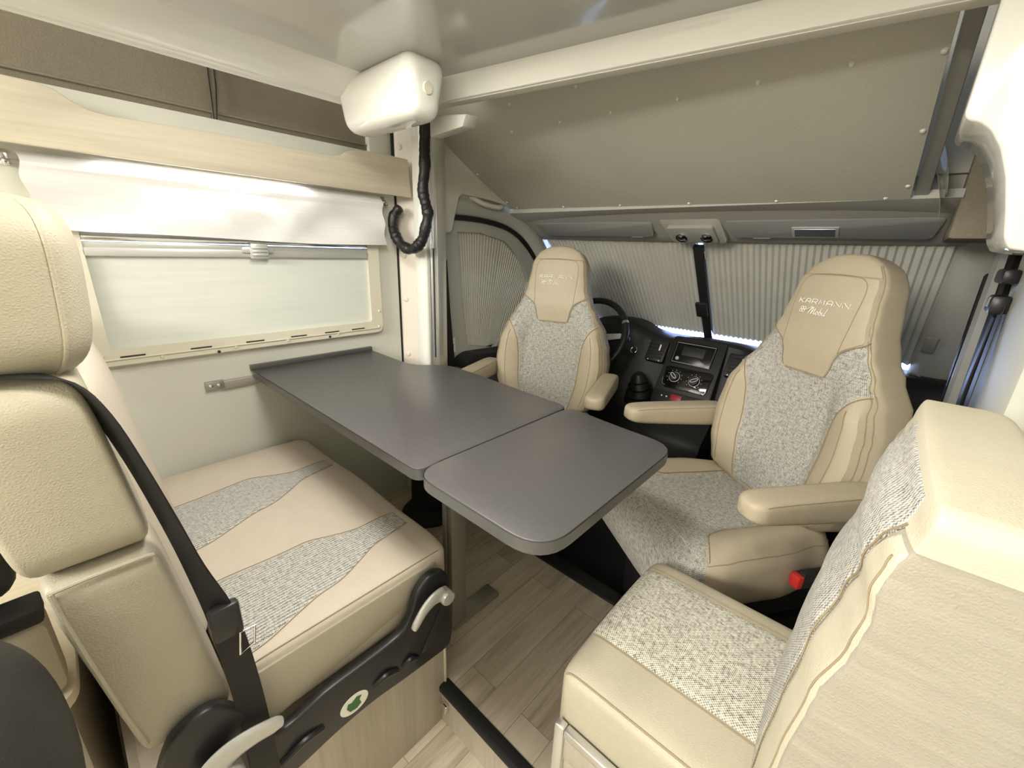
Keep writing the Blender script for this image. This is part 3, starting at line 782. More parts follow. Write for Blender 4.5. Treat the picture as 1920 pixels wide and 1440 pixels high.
add('door_pull', MB().prism(rounded([(-1.555, 1.30, .60), (-1.555, 1.72, .60), (-1.555, 1.72, .655), (-1.555, 1.36, .668), (-1.555, 1.31, .65)], .02, 4), (.10, 0, 0), .012), 'black_rough', d1)
# A-pillar and header corner, left
ap = catmull([(-1.60, 1.24, 1.35), (-1.60, 1.5, 1.345), (-1.585, 1.72, 1.31), (-1.57, 1.88, 1.215), (-1.565, 2.0, 1.09), (-1.57, 2.2, .86), (-1.575, 2.32, .72)], 6)
struct('trim_15', MB().tube(ap, [.062-.012*i/(len(ap)-1) for i in range(len(ap))], 12), 'pillar_felt')
struct('trim_16', MB().box((-1.66, 1.15, 1.34), (-1.55, 1.80, 1.42)).box((-1.66, 1.11, -.1), (-1.60, 2.5, 1.36)), 'pillar_felt', smooth=False)
gh = thing('grab_handle', 'grey grab handle below the sloping panel, over the left cab door', 'handle', (-1.56, 1.5, 1.37))
hp = [(-1.555, 1.405, 1.393), (-1.535, 1.425, 1.378), (-1.515, 1.46, 1.362), (-1.512, 1.52, 1.356), (-1.515, 1.57, 1.357), (-1.535, 1.60, 1.366), (-1.555, 1.62, 1.372)]
add('grip', MB().tube(catmull(hp, 5), .011, 10), 'cab_trim', gh)
add('handle_base', MB().prism(rounded([(-1.552, 1.385, 1.41), (-1.552, 1.64, 1.392), (-1.552, 1.63, 1.352), (-1.552, 1.44, 1.345), (-1.552, 1.40, 1.37)], .012, 3), (.006, 0, 0), .002), 'pillar_felt', gh)
# driver belt on the pillar
sb1 = thing('cab_seat_belt', 'black seat belt hanging on the pillar left of the driver seat', 'seat belt', (-1.55, 1.23, .62), 'cab seat belts')
add('strap', MB().ribbon([((-1.53, 1.225, 1.11), (0, 1, .1)), ((-1.525, 1.235, .9), (0, 1, .1)), ((-1.52, 1.25, .70), (0, 1, .1)), ((-1.515, 1.265, .55), (0, 1, .1))], .046, .001), 'belt_black', sb1)
add('belt_guide', MB().box((-1.555, 1.205, 1.085), (-1.525, 1.245, 1.135), .01), 'black_plastic', sb1)
sk = add('warning_label', MB().prism([(-1.5575, 1.285, .668), (-1.5575, 1.318, .672), (-1.5575, 1.312, .745), (-1.5575, 1.285, .742)], (.001, 0, 0)), 'sticker_white', smooth=False, org=(-1.557, 1.3, .67))
tag(sk, 'small white warning label with a black cross on the left door frame', 'label')
pr = add('printed_cross', MB().tube([(-1.556, 1.291, .712), (-1.556, 1.309, .695)], .0012, 5).tube([(-1.556, 1.307, .713), (-1.556, 1.293, .694)], .0012, 5).tube([(-1.556, 1.290, .728), (-1.556, 1.310, .730)], .0008, 5), 'print_black', sk)

# ------------------------------------------------------------------ right cab side
rows = []
for k in range(13):
    d = k/12; c = ws(.185, d*1.05-.03)
    rows.append([c+Vector((math.cos(a)*.075, math.sin(a)*.05, 0)) for a in [2*PI*i/14 for i in range(14)]])
ap2 = MB(); ap2.grid(rows, True); a2 = struct('trim_17', ap2, 'pillar_felt')
c = ws(.135, .62, .045); q = [c+Vector((dx, 0, 0))+Vector((0, .64, -.767))*dd for dx, dd in ((-.018, -.04), (.018, -.04), (.018, .04), (-.018, .04))]
add('handle_recess', MB().prism(q, Vector((.01, -.767, -.642))*.012, .003), 'grey_plastic', a2)
c = ws(.13, .93, .05); add('speaker_grille', MB().lathe([(.0001, .004), (.02, .003), (.026, .006), (.028, 0)], c, (-.3, -.767, -.5), 20), 'grey_plastic', a2)
struct('trim_18', MB().box((.235, 1.36, -.1), (.28, 2.6, 1.40)), 'wall_cream', smooth=False)
dp = MB().prism([(.215, 1.50, .25), (.215, 2.35, .25), (.215, 2.35, .70), (.215, 1.98, .73), (.215, 1.50, .76)], (.03, 0, 0), .006)
struct('door_2', dp, 'cab_trim')
# door seals and pillar trims along the sliding line of the right door
struct('trim_19', MB().tube(catmull([(.205, 2.02, 1.215), (.200, 1.98, 1.14), (.200, 1.95, .95), (.205, 1.95, .70)], 6), .012, 8), 'seal_black')
struct('trim_20', MB().tube(catmull([(.212, 1.90, 1.235), (.208, 1.84, 1.14), (.206, 1.80, .95), (.21, 1.80, .65)], 6), .026, 10), 'grey_plastic')
struct('trim_21', MB().tube(catmull([(.212, 1.78, 1.215), (.208, 1.73, 1.14), (.207, 1.68, .95), (.21, 1.66, .65)], 6), .012, 8), 'seal_black')
struct('trim_22', MB().prism([(.205, 1.20, -.1), (.205, 1.60, -.1), (.205, 1.60, 1.05), (.205, 1.64, 1.25), (.205, 1.20, 1.25)], (.04, 0, 0), .012), 'wall_cream')
sb2 = thing('cab_seat_belt', 'black seat belt with upper guide on the right pillar behind the big cab seat', 'seat belt', (.2, 1.5, .6), 'cab seat belts')
add('strap', MB().ribbon([((.196, 1.545, 1.09), (0, 1, .1)), ((.192, 1.50, .95), (0, 1, .1)), ((.188, 1.45, .80), (0, 1, .1)), ((.185, 1.42, .60), (0, 1, .1))], .05, .001), 'belt_black', sb2)
add('strap', MB().ribbon([((.194, 1.60, 1.05), (0, 1, .1)), ((.190, 1.585, .9), (0, 1, .1)), ((.188, 1.57, .60), (0, 1, .1))], .04, .001), 'belt_black', sb2)
add('upper_guide', MB().box((.17, 1.52, 1.06), (.206, 1.585, 1.105), .01).box((.175, 1.53, 1.13), (.206, 1.64, 1.165), .008), 'black_plastic', sb2)
add('guide_cap', MB().box((.168, 1.53, 1.075), (.178, 1.57, 1.10), .004), 'grey_plastic', sb2)
# carpeted cab corner behind the arch
struct('trim_23', MB().box((.065, 1.66, 1.235), (.245, 1.95, 2.1), .01), 'liner_felt')
rows = []
for k in range(9):
    t = k/8; rows.append([(.0+.055*t-.02*t*t, 1.60+.16*math.sin(a)*.6, 1.43-.115*t+.03*math.cos(a)) for a in [PI*i/8 for i in range(9)]])
struct('trim_24', MB().sheet(rows, .006, (0, 1, 0)), 'cab_trim')
struct('trim_25', MB().box((.19, 1.0, 1.2), (.24, 1.72, 2.1), .01), 'liner_felt')
# white arched column cover on the right
arch = [(.0125, 2.1), (.0125, 1.385), (.018, 1.376), (.032, 1.372), (.046, 1.36), (.062, 1.335), (.078, 1.295), (.090, 1.25), (.099, 1.21), (.108, 1.195), (.14, 1.19), (.24, 1.19), (.24, 2.1)]
ac2 = MB().prism([(x, .98, z) for x, z in arch], (0, .20, 0), .007, 3)
struct('trim_26', ac2, 'gloss_white')

# ------------------------------------------------------------------ dinette table
tb = thing('dinette_table', 'dark grey dinette table with a swivel leaf on one metal leg', 'table', (-.9, .69, 0))
ZT = .735; TH = .028
main = [(-1.60, .433), (-.63, .433), (-.637, .50), (-.637, .90), (-.637, .965), (-.90, .978), (-1.10, .990), (-1.185, .992), (-1.24, .968), (-1.285, .905), (-1.34, .886), (-1.60, .893)]
rr = [0, .075, 0, 0, .06, .1, .05, .06, .06, .05, .05, 0]
P = rounded([(x, y, ZT-TH) for x, y in main], rr, 7)
top = add('tabletop', MB().prism(P, (0, 0, TH), .0025, 2), 'table_grey', tb)
def edge_band(P2, z0, z1, o=.0012):
    n = len(P2); c = sum((Vector(p) for p in P2), Vector())/n; mb = MB(); out = []
    for i in range(n):
        t = (Vector(P2[(i+1) % n])-Vector(P2[i-1])); nn = Vector((t.y, -t.x, 0)).normalized()
        out.append(Vector(P2[i])+nn*o)
    mb.grid([[Vector((p.x, p.y, z)) for p in out] for z in (z0, z1)], True); return mb
add('edge_band', edge_band(P, ZT-TH+.002, ZT-.0025), 'table_edge_grey', top)
add('wall_upstand', MB().box((-1.62, .43, ZT-.002), (-1.605, .895, ZT+.016), .001), 'table_edge_grey', tb)
leaf = [(-.635, .425), (-.303, .425), (-.303, .937), (-.48, .947), (-.632, .968)]
P = rounded([(x, y, ZT-TH) for x, y in leaf], [.06, .075, .07, .2, .06], 8)
lf = add('swivel_leaf', MB().prism(P, (0, 0, TH), .0025, 2), 'table_grey', tb)
add('edge_band', edge_band(P, ZT-TH+.002, ZT-.0025), 'table_edge_grey', lf)
lg = MB().box((-.842, .655, .012), (-.824, .712, ZT-TH), .003).box((-.824, .662, .012), (-.816, .705, ZT-TH), .002).box((-.816, .655, .012), (-.798, .712, ZT-TH), .003)
add('leg', lg, 'dull_aluminium', tb)
add('foot_bar', MB().box((-.85, .655, .001), (-.79, .86, .018), .004), 'dull_aluminium', tb)
rl = thing('wall_rail', 'flat metal table rail screwed to the left wall', 'rail', (-1.615, .4, .70))
add('rail', MB().box((-1.62, .335, .682), (-1.608, .93, .712), .002), 'dull_aluminium', rl)
eb = add('end_plate', MB().box((-1.62, .292, .687), (-1.606, .345, .716), .002), 'dull_aluminium', rl)
for y in (.307, .330): add('screw', MB().lathe([(.0001, .004), (.004, .003), (.0065, 0)], (-1.606, y, .7015), (1, 0, 0), 14), 'chrome', eb)

# low black pedestal cover under the table by the cab step and a cable duct
struct('trim_27', MB().box((-1.62, 1.04, .001), (-1.50, 1.10, .62), .004), 'wall_cream')
pc = add('pedestal_cover', MB().lathe([(.12, 0), (.125, .012), (.11, .03), (.08, .05), (.075, .26)], (-1.36, .99, .001), (0, 0, 1), 28), 'black_rough', org=(-1.36, .99, 0))
tag(pc, 'black round pedestal cover on the floor far under the table', 'pedestal')
struct('trim_28', MB().box((-1.45, 1.108, -.10), (.2, 1.165, .012), .006), 'black_plastic')

# ------------------------------------------------------------------ bench seat with belt
be = thing('dinette_bench', 'wide beige bench seat with two fabric stripes and a tall backrest', 'bench', (-1.14, .3, 0))
XR = -.676
cush = Pad(.485, .445, .075, .10, lambda u, v, n: (-1.145+u, .565-v, .372+n), p=13, q=11, corner=.03, nu=44, nv=40,
           bump=lambda s, v: .010*math.cos(s*PI/2)+.003*math.cos(s*PI*2.2))
cu = add('seat_cushion', cush.body(), 'pink_leather', be)
def stripe(ca, wa, cb_, wb, cc, wc):
    # centre / half width at front (v=.03), middle, back
    def c(v): return smooth_tab([(0, ca), (.24, cb_), (.46, cc)], v)
    def w(v): return smooth_tab([(0.0, wa), (.12, wa*1.35), (.27, wb), (.46, wc)], v)
    return (lambda v: c(v)-w(v)), (lambda v: c(v)+w(v))
for args in ((-.158, .026, -.125, .105, -.075, .128), (.27, .032, .285, .092, .305, .118)):
    l, r = stripe(*args)
    add('fabric_stripe', cush.insert(.03, .47, l, r, .002), 'corded_fabric', cu)
    sm = cush.line([(l(v), v) for v in [.03+.44*i/8 for i in range(9)]], .0009); sm2 = cush.line([(r(v), v) for v in [.03+.44*i/8 for i in range(9)]], .0009)
    add('seam', sm, 'thread_tan', cu); add('seam', sm2, 'thread_tan', cu)
add('seam', cush.line([(.4385, .03), (.4385, .15), (.4385, .3), (.4385, .47)], .0012), 'thread_tan', cu)
# lower side skirt of the cushion (visible leather side)
sk = MB().prism(rounded([(-.712, .10, .285), (-.712, .43, .34), (-.712, .525, .36), (-.712, .525, .42), (-.712, .10, .42)], .02, 4), (.016, 0, 0), .006)
add('side_skirt', sk, 'grey_leather', cu)
# black plastic side cover
o = [(-.05, .16), (-.045, .34), (-.022, .415), (.0, .438), (.035, .446), (.063, .428), (.095, .37), (.111, .315), (.139, .290), (.213, .305), (.30, .306), (.385, .312), (.412, .335),
     (.426, .36), (.436, .392), (.46, .415), (.492, .423), (.524, .404), (.537, .362), (.545, .25), (.540, .175), (.520, .158), (.475, .160), (.39, .168), (.31, .178), (.23, .176), (.16, .166), (.11, .16), (.05, .15)]
P = [(XR-.010, a.x, a.y) for a in [Vector((p.x, p.y)) for p in catmull([(y, z, 0) for y, z in o]+[(o[0][0], o[0][1], 0)], 3)[:-1]]]
sc = add('side_cover', MB().prism(P, (.024, 0, 0), .007, 3, bevel_all=False), 'black_plastic', be)
rp = MB()
for a, b in (((.02, .24), (.09, .225)), ((.12, .222), (.20, .232)), ((.315, .232), (.375, .226)), ((.39, .222), (.43, .215))):
    rp = MB(); rp.tube(catmull([(XR+.014, a[0], a[1]-.008), (XR+.019, (a[0]+b[0])/2, (a[1]+b[1])/2+.006), (XR+.014, b[0], b[1]-.008)], 6), .007, 8); add('rib', rp, 'black_plastic', sc)
rp = MB(); rp.prism([(XR+.013, .44, .21), (XR+.013, .51, .20), (XR+.013, .515, .32)], (.003, 0, 0), .001)
add('rib', rp, 'black_plastic', sc)
stc = [(XR+.0145, .268+.032*math.cos(a), .222+.0245*math.sin(a)) for a in [2*PI*i/32 for i in range(32)]]
st_ = add('round_sticker', MB().prism(stc, (.001, 0, 0)), 'sticker_white', sc, smooth=False)
gm = MB().prism([(XR+.0156, .257, .208), (XR+.0156, .272, .205), (XR+.0156, .283, .212), (XR+.0156, .279, .224), (XR+.0156, .285, .232), (XR+.0156, .274, .237), (XR+.0156, .262, .230), (XR+.0156, .254, .233), (XR+.0156, .250, .222)], (.0006, 0, 0))
add('sticker_print', gm, 'sticker_green', st_, smooth=False)
def lever(pts, r, hub, name='recline_lever'):
    P = catmull(pts, 6); n = len(P)
    rows = []
    for i, p in enumerate(P):
        t = (P[min(i+1, n-1)]-P[max(i-1, 0)]).normalized(); s_ = Vector((1, 0, 0)); up = t.cross(s_)*-1; k = i/(n-1)
        w = r*(.62+.5*min(1, k*5)-.72*max(0, k-.2)); w *= (1-max(0, k-.92)*5)
        rows.append([p+s_*.008*math.cos(a)+up*w*math.sin(a) for a in [2*PI*j/12 for j in range(12)]])
    mb = MB(); mb.grid(rows, True); mb.f.append(tuple(range(12))); mb.f.append(tuple((n-1)*12+j for j in range(12))[::-1])
    a = add(name, mb, 'silver_plastic', sc)
    add('pivot', MB().lathe([(.0001, .017), (r*.9, .016), (r*1.0, .012), (r*1.0, -.012)], hub, (1, 0, 0), 18), 'silver_plastic', a)
X2 = XR+.034
lever([(X2, .030, .318), (X2, .028, .345), (X2+.004, .05, .362), (X2+.006, .085, .363), (X2+.004, .128, .348)], .026, (X2, .038, .308))
lever([(X2, .500, .367), (X2, .486, .374), (X2, .465, .372), (X2, .44, .358), (X2, .412, .327)], .0185, (X2, .505, .360))
# backrest: side blocks seen from the aisle
def bk(u, v, n): return (-1.145+u, .035-.115*(1-v/.55)*0+.02+.055*(1-v/.55)*.6-n*-1*1.0, .44+v)
# u across (x), v up, n forward (+y)
upb = Pad(.262, .43, .066, .068, lambda u, v, n: (-1.125+u, -.028-.03*(v/.262)+n, .745+v), p=14, q=9, corner=.05, nu=36, nv=30)
ub = add('upper_backrest', upb.body(), 'beige_leather', be)
lob = Pad(.36, .43, .064, .064, lambda u, v, n: (-1.125+u, .018-.044*(v/.36)+n, .385+v), p=14, q=12, corner=.03, nu=36, nv=30)
lb = add('lower_backrest', lob.body(), 'grey_leather', be)
fro = Pad(.56, .385, lambda v: .070*(1-.25*v/.56), .02, lambda u, v, n: (-1.185+u, .045-.05*(v/.56)+n, .43+v), p=3, q=6, corner=.05, nu=30, nv=30)
fc = add('front_cushion', fro.body(), 'pink_leather', be)
add('piping', MB().tube([Vector((-.6955, y, z)) for y, z in ((-.074, .738), (-.072, .70), (-.064, .62), (-.05, .50), (-.038, .42))], .0035, 8), 'grey_leather', lb)
add('piping', MB().tube([Vector((-.6965, y, z)) for y, z in ((-.076, .738), (-.04, .740), (.02, .740), (.028, .738))], .003, 8), 'grey_leather', lb)
hr = Pad(.215, lambda v: .165*(1-.06*(1-v/.215)), .082, .095, lambda u, v, n: (-.865+u, -.030+(-.012+.014*v/.215)+n*.9, .995+v), p=5, q=3.6, corner=.06, nu=30, nv=30)
hh = add('headrest', hr.body(), 'beige_leather', be)
hl = [(hr.w(.215*i/30)*.985, .215*i/30) for i in range(1, 30)]
add('piping', MB().tube([hr.pt(u, v, .001) for u, v in hl], .0028, 8), 'beige_leather', hh)
for xx in (-.93, -.80): add('headrest_post', MB().tube([(xx, 0, .96), (xx, 0, 1.05)], .006, 8), 'chrome', be)
add('headrest_collar', MB().box((-.95, -.05, .985), (-.76, -.02, 1.01), .006), 'black_plastic', be)

bx = thing('bench_cabinet', 'pale wood bench base box standing on the lower floor', 'base cabinet', (-1.15, .3, -.135))
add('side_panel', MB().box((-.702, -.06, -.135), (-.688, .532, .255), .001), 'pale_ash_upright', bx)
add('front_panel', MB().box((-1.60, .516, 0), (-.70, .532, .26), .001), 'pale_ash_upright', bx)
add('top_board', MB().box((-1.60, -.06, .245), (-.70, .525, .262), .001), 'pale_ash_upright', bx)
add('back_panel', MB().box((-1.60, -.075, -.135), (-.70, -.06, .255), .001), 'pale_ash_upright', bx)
add('corner_profile', MB().box((-.698, .5325, .001), (-.684, .538, .19), .001), 'frame_cream', bx)
add('socket_plate', MB().box((-.6848, .475, .168), (-.6835, .520, .180)), 'grey_plastic', bx, smooth=False)
cl = add('step_clip', MB().box((-.676, .5085, -.075), (-.655, .5215, -.045), .002), 'chrome', org=(-.665, .515, -.075))
tag(cl, 'small metal catch on the step riser beside the bench base', 'catch')

bt = thing('bench_seat_belt', 'black seat belt running down over the bench seat backrest', 'seat belt', (-.68, .08, .5))
bp = [((-.735, -.22, 1.013), (1, 0, 0)), ((-.735, -.10, 1.014), (1, 0, 0)), ((-.730, -.04, 1.012), (1, .1, 0)), ((-.715, -.004, .998), (.95, .25, .1)), ((-.703, .016, .955), (.92, .38, .1)),
      ((-.698, .034, .88), (.92, .38, .1)), ((-.694, .051, .79), (.90, .42, .1)), ((-.689, .066, .70), (.85, .5, .12)), ((-.682, .082, .61), (.6, .8, .14)), ((-.676, .089, .53), (.3, .95, .1)), ((-.668, .093, .44), (.1, .99, .06)), ((-.660, .094, .36), (.1, .99, .0)),
      ((-.655, .094, .25), (.1, .99, 0)), ((-.655, .094, .10), (.1, .99, 0))]
pts = []
cp = catmull([p for p, w in bp], 4); cw = catmull([w for p, w in bp], 4)
add('strap', MB().ribbon([(p, w.normalized()) for p, w in zip(cp, cw)], .042, .0012), 'belt_black', bt)
tg = MB().box((-.683, .066, .555), (-.664, .108, .618), .006)
add('tongue_cover', tg, 'black_plastic', bt)
tq = [(-.660, .094, .520), (-.660, .116, .528), (-.660, .121, .560), (-.660, .100, .562)]
add('tongue', MB().tube(tq, .002, 6, closed=True), 'chrome', bt)

# ------------------------------------------------------------------ cab seats (built once facing -Y, then copied)
def front_dir(loc, ang): return loc, ang
seat = thing('captain_chair', 'beige and grey cab seat with raised armrests at right, turned to the table', 'seat', group='swivelled cab seats', local=True)
LEAN = R(8)
def bmap(u, v, n):
    vv = v-.37
    return (u, vv*math.sin(LEAN)-n*math.cos(LEAN), .80+vv*math.cos(LEAN)+n*math.sin(LEAN))
bw = [(0, .205), (.06, .225), (.15, .258), (.24, .268), (.32, .258), (.40, .232), (.46, .195), (.52, .160), (.58, .140), (.66, .128), (.72, .118), (.76, .105)]
def bolster(s, v):
    k = lerp_tab([(0, 0), (.05, 1), (.36, 1), (.47, 0)], v); a = abs(s)
    h = lerp_tab([(.45, 0), (.6, .6), (.78, 1), (.95, .8), (1, .6)], a)
    head = lerp_tab([(.42, 0), (.52, .5), (.62, 1), (.76, .6)], v)*.016*math.cos(min(1, a)*PI/2)
    return .05*k*h+head-.008*(1-a)*lerp_tab([(0, 0), (.1, 1), (.4, 1), (.5, 0)], v)
back = Pad(.76, lambda v: smooth_tab(bw, v), lambda v: lerp_tab([(0, .04), (.4, .045), (.5, .05), (.76, .045)], v), lambda v: lerp_tab([(0, .09), (.4, .085), (.6, .065), (.76, .055)], v),
           bmap, p=7, q=5, corner=.085, bump=bolster, nu=48, nv=56)
bo_ = add('backrest', back.body(), 'cab_leather', seat)
inner = [(0, .10), (.06, .118), (.15, .138), (.25, .145), (.33, .152), (.375, .168), (.405, .19), (.425, .215), (.44, .196), (.50, .166), (.545, .145)]
def fR(v): return min(lerp_tab(inner, v), back.w(v)*.955)
fp = add('fabric_panel', back.insert(.02, .545, lambda v: -fR(v), fR, .003, nu=30, nv=50), 'tweed_fabric', bo_)
chin = [(.425, .062), (.435, .074), (.47, .080), (.50, .090), (.515, .108), (.53, .135), (.545, .156), (.56, .152), (.60, .140)]
def cR(v): return min(lerp_tab(chin, v), back.w(v)*.965)
hp_ = add('headrest_panel', back.insert(.425, .70, lambda v: -cR(v), cR, .0065, nu=30, nv=40), 'cab_leather', bo_)
class SeamSet(list): pass
def addm(a, b): a.append(b); return a
def add_seams(sset, mat, parent):
    for b in sset: add('seam', b, mat, parent)
sm = SeamSet()
for sgn in (-1, 1):
    addm(sm, back.line([(sgn*fR(v), v) for v in [.03, .08, .15, .22, .29, .34, .38, .405, .42]], .0011, .003))
    addm(sm, back.line([(sgn*.955*back.w(v), v) for v in [.03+.70*i/24 for i in range(25)]], .0012, .001, 3))
    addm(sm, back.line([(sgn*.925*back.w(v), v) for v in [.03+.70*i/24 for i in range(25)]], .0012, .001, 3))
    addm(sm, back.line([(sgn*cR(v), v) for v in [.43, .45, .48, .505, .52, .535, .545]], .0011, .006))
    addm(sm, back.line([(sgn*x, v) for x, v in ((.088, .50), (.092, .56), (.096, .63), (.092, .675), (.07, .695), (.02, .70), (0, .70))], .0010, .0068))
    addm(sm, back.line([(sgn*x, v) for x, v in ((.168, .06), (.192, .15), (.20, .25), (.195, .33), (.185, .375))], .0010, .001))
addm(sm, back.line([(x, .4252) for x in (-.06, -.02, .02, .06)], .0011, .005))
add_seams(sm, 'thread_tan', bo_)
# embroidery: stroke letters following the headrest surface
G = {'K': [[(0, 0), (0, 1)], [(0, .5), (.25, .5), (1, 1)], [(.3, .5), (1, 0)]], 'A': [[(0, 0), (.12, .75), (.3, 1), (.8, 1), (1, .75), (1, 0)], [(.05, .38), (1, .38)]],
     'R': [[(0, 0), (0, 1), (.8, 1), (1, .85), (1, .55), (.85, .42), (0, .42)], [(.6, .42), (1, 0)]],
     'M': [[(0, 0), (.1, 1), (.5, .25), (.9, 1), (1, 0)]], 'N': [[(0, 0), (0, 1), (1, 0), (1, 1)]]}
em = MB(); Vb = .616; hgt = .0125; wd = .0162; gap = .0062; x0 = -.074
for i, ch in enumerate('KARMANN'):
    for stk in G[ch]:
        pts = [back.pt(x0+i*(wd+gap)+a*wd, Vb+b*hgt, .0092) for a, b in stk]
        em.tube(pts, .0012, 5)
# script word below
scr = [[(0, .45), (.12, .95), (.02, .2)], ]
def scurve(P, sx=1, n=5): return [back.pt(-.034+p.x*.0105, .588+p.y*.0125+.0*p.x, .0092) for p in catmull([(a, b, 0) for a, b in P], n)]
for stk in ([(-1.2, .75), (-.3, .95), (.9, 1.55), (1.15, 1.5), (.6, .6), (.25, 0), (.9, .9), (1.5, 1.45), (1.65, 1.35), (1.25, .4), (1.2, 0), (1.7, .75), (2.2, 1.25), (2.3, 1.1), (2.0, .3), (2.2, .02), (2.5, .25)],
            [(2.95, .7), (2.65, .55), (2.6, .15), (2.9, 0), (3.2, .3), (3.1, .65), (2.95, .7)],
            [(4.05, 1.5), (3.75, .8), (3.5, .1), (3.8, 0), (4.15, .3), (4.0, .62), (3.7, .5)],
            [(4.55, .7), (4.4, .15), (4.6, 0), (4.85, .2)], [(5.75, 1.6), (5.3, .8), (5.0, .1), (5.2, -.05), (5.5, .2)], [(4.62, .98), (4.66, 1.02)]):
    em.tube(scurve(stk), .0011, 5)
for cx_, cy_ in ((-.058, .594), (-.049, .594), (-.056, .602), (-.047, .602)):
    em.tube([back.pt(cx_+.0042*math.cos(a), cy_+.0038*math.sin(a), .0092) for a in [2*PI*i/14 for i in range(14)]], .0010, 5, closed=True)
e_ = add('embroidery', em, 'thread_white', bo_)
# cushion: u across, v from back to front, n up
def cmap(u, v, n):
    drop = max(0, v-.40)**2*.55
    return (u, .02-v, .395+n-.02*(1-v/.56)-drop)
cw_ = [(0, .205), (.1, .235), (.25, .262), (.42, .268), (.50, .25), (.56, .23)]
def cbol(s, v):
    a = abs(s); k = lerp_tab([(0, .6), (.1, 1), (.38, 1), (.47, 0)], v); return .032*k*lerp_tab([(.5, 0), (.66, .7), (.8, 1), (1, .7)], a)-.006*(1-a)
cpad = Pad(.575, lambda v: smooth_tab(cw_, v), .075, .085, cmap, p=6, q=3.4, corner=.09, bump=cbol, nu=44, nv=48)
cb2 = add('seat_cushion', cpad.body(0, .468), 'cab_leather', seat)
add('front_roll', cpad.body(.468, 9, True), 'tweed_fabric', cb2)
def sR(v): return min(smooth_tab([(0, .14), (.34, .15), (.40, .165), (.445, .215), (.465, .27), (.575, .27)], v), cpad.w(v)*.9998)
add('fabric_panel', cpad.insert(.04, .473, lambda v: -sR(v), sR, .003, nu=34, nv=50), 'tweed_fabric', cb2)
sm = SeamSet()
for sgn in (-1, 1):
    addm(sm, cpad.line([(sgn*sR(v), v) for v in [.06, .12, .2, .28, .34, .38, .41, .435, .455]], .0011, .003))
    addm(sm, cpad.line([(sgn*.95*cpad.w(v), v) for v in [.04+.42*i/10 for i in range(11)]], .0013, .001))
add_seams(sm, 'thread_tan', cb2)
# armrests
for sgn in (-1, 1):
    def amap(u, v, n, sgn=sgn): return (sgn*.285+u, -.02-v, .628+.010*v/.4+n*(1-.10*v/.4)+.0)
    arm = Pad(.40, lambda v: .039, .036, lambda v: .052-.02*(v/.40), amap, p=4, q=5, corner=.035, nu=20, nv=30)
    a_ = add('armrest', arm.body(), 'cab_leather', seat)
    for q_ in (-.0355, .0355): add('seam', arm.line([(q_, v) for v in (.03, .12, .22, .32, .37)], .0011), 'thread_tan', a_)
    add('armrest_bracket', MB().lathe([(.03, -.03), (.03, .03)], (sgn*.245, .02, .60), (1, 0, 0), 16), 'black_plastic', seat)
base = MB().prism(rounded([(-.2, .02, .20), (-.2, -.42, .20), (-.2, -.46, .285), (-.2, -.40, .315), (-.2, .03, .315)], .02, 3), (.4, 0, 0), .01)
add('seat_frame', base, 'black_rough', seat)
add('swivel_plate', MB().lathe([(.17, 0), (.19, .02), (.19, .05), (.16, .06)], (0, -.20, .15), (0, 0, 1), 28), 'black_rough', seat)
add('seat_box', MB().box((-.19, -.40, -.099), (.19, .0, .16), .012), 'black_rough', seat)
bkl = MB().box((.232, -.10, .30), (.258, .06, .375), .01)
add('side_trim', bkl, 'black_plastic', seat)
seat.location = (-.125, 1.452, 0); seat.rotation_euler = (0, 0, R(-36))
def kids(o): return [c for c in bpy.data.objects if c.parent == o]
def copy_tree(o, parent=None):
    c = o.copy(); COL.objects.link(c)
    if parent is not None: c.parent = parent
    for ch in kids(o): copy_tree(ch, c)
    return c
src_kids = None
ds = copy_tree(seat)
ds.location = (-1.135, 1.555, 0); ds.rotation_euler = (0, 0, R(20))
ds['label'] = 'beige and grey cab seat behind the far end of the table'
# red buckle only on the near seat
bk_ = add('belt_buckle', MB().box((.262, -.185, .372), (.284, -.105, .418), .005), 'black_plastic', seat)
add('release_button', MB().box((.260, -.203, .376), (.286, -.185, .412), .003), 'red_plastic', bk_)

# ------------------------------------------------------------------ side seat at the right
ss_ = thing('side_seat', 'beige side seat with woven fabric in the right foreground', 'seat', (-.1, .67, .2))
def smap(u, v, n): return (.055-v, .672+u, .405+n-.25*max(0, v-.31)**2*10)
spad = Pad(.342, .200, .068, .10, smap, p=11, q=9, corner=.03, nu=36, nv=36, bump=lambda s, v: .008*math.cos(s*PI/2))
sc_ = add('seat_cushion', spad.body(), 'beige_leather', ss_)
add('woven_panel', spad.insert(.03, .340, lambda v: -.098+.02*max(0, v-.3)*4, lambda v: .146, .003, nu=24, nv=40), 'woven_fabric', sc_)
addm(sm := SeamSet(), spad.line([(-.101, v) for v in (.04, .12, .2, .28, .33)], .0012)); addm(sm, spad.line([(.149, v) for v in (.04, .12, .2, .28, .33)], .0012)); addm(sm, spad.line([(-.190, v) for v in (.04, .12, .2, .28, .33)], .0015))
add_seams(sm, 'thread_tan', sc_)
prof = [(0, 0), (.10, .001), (.2, .006), (.30, .014), (.38, .030), (.42, .034), (.45, .030), (.48, .034), (.52, .046), (.56, .050)]
def rmap(u, v, n):
    return (.030+smooth_tab(prof, v)-n*1.0+.10*max(0, u)*.0, .657+u, .432+v-.10*max(0, n*0))
rpad = Pad(.545, .207, .012, lambda v: smooth_tab([(0, .165), (.3, .14), (.45, .105), (.545, .085)], v), rmap, p=9, q=14, corner=.02, nu=36, nv=44, pb=12,
           bump=lambda s, v: .018*math.cos(s*PI/2)*lerp_tab([(0, 1), (.4, 1), (.5, .6), (.545, .2)], v))
rb = add('backrest', rpad.body(), 'creased_leather', ss_)
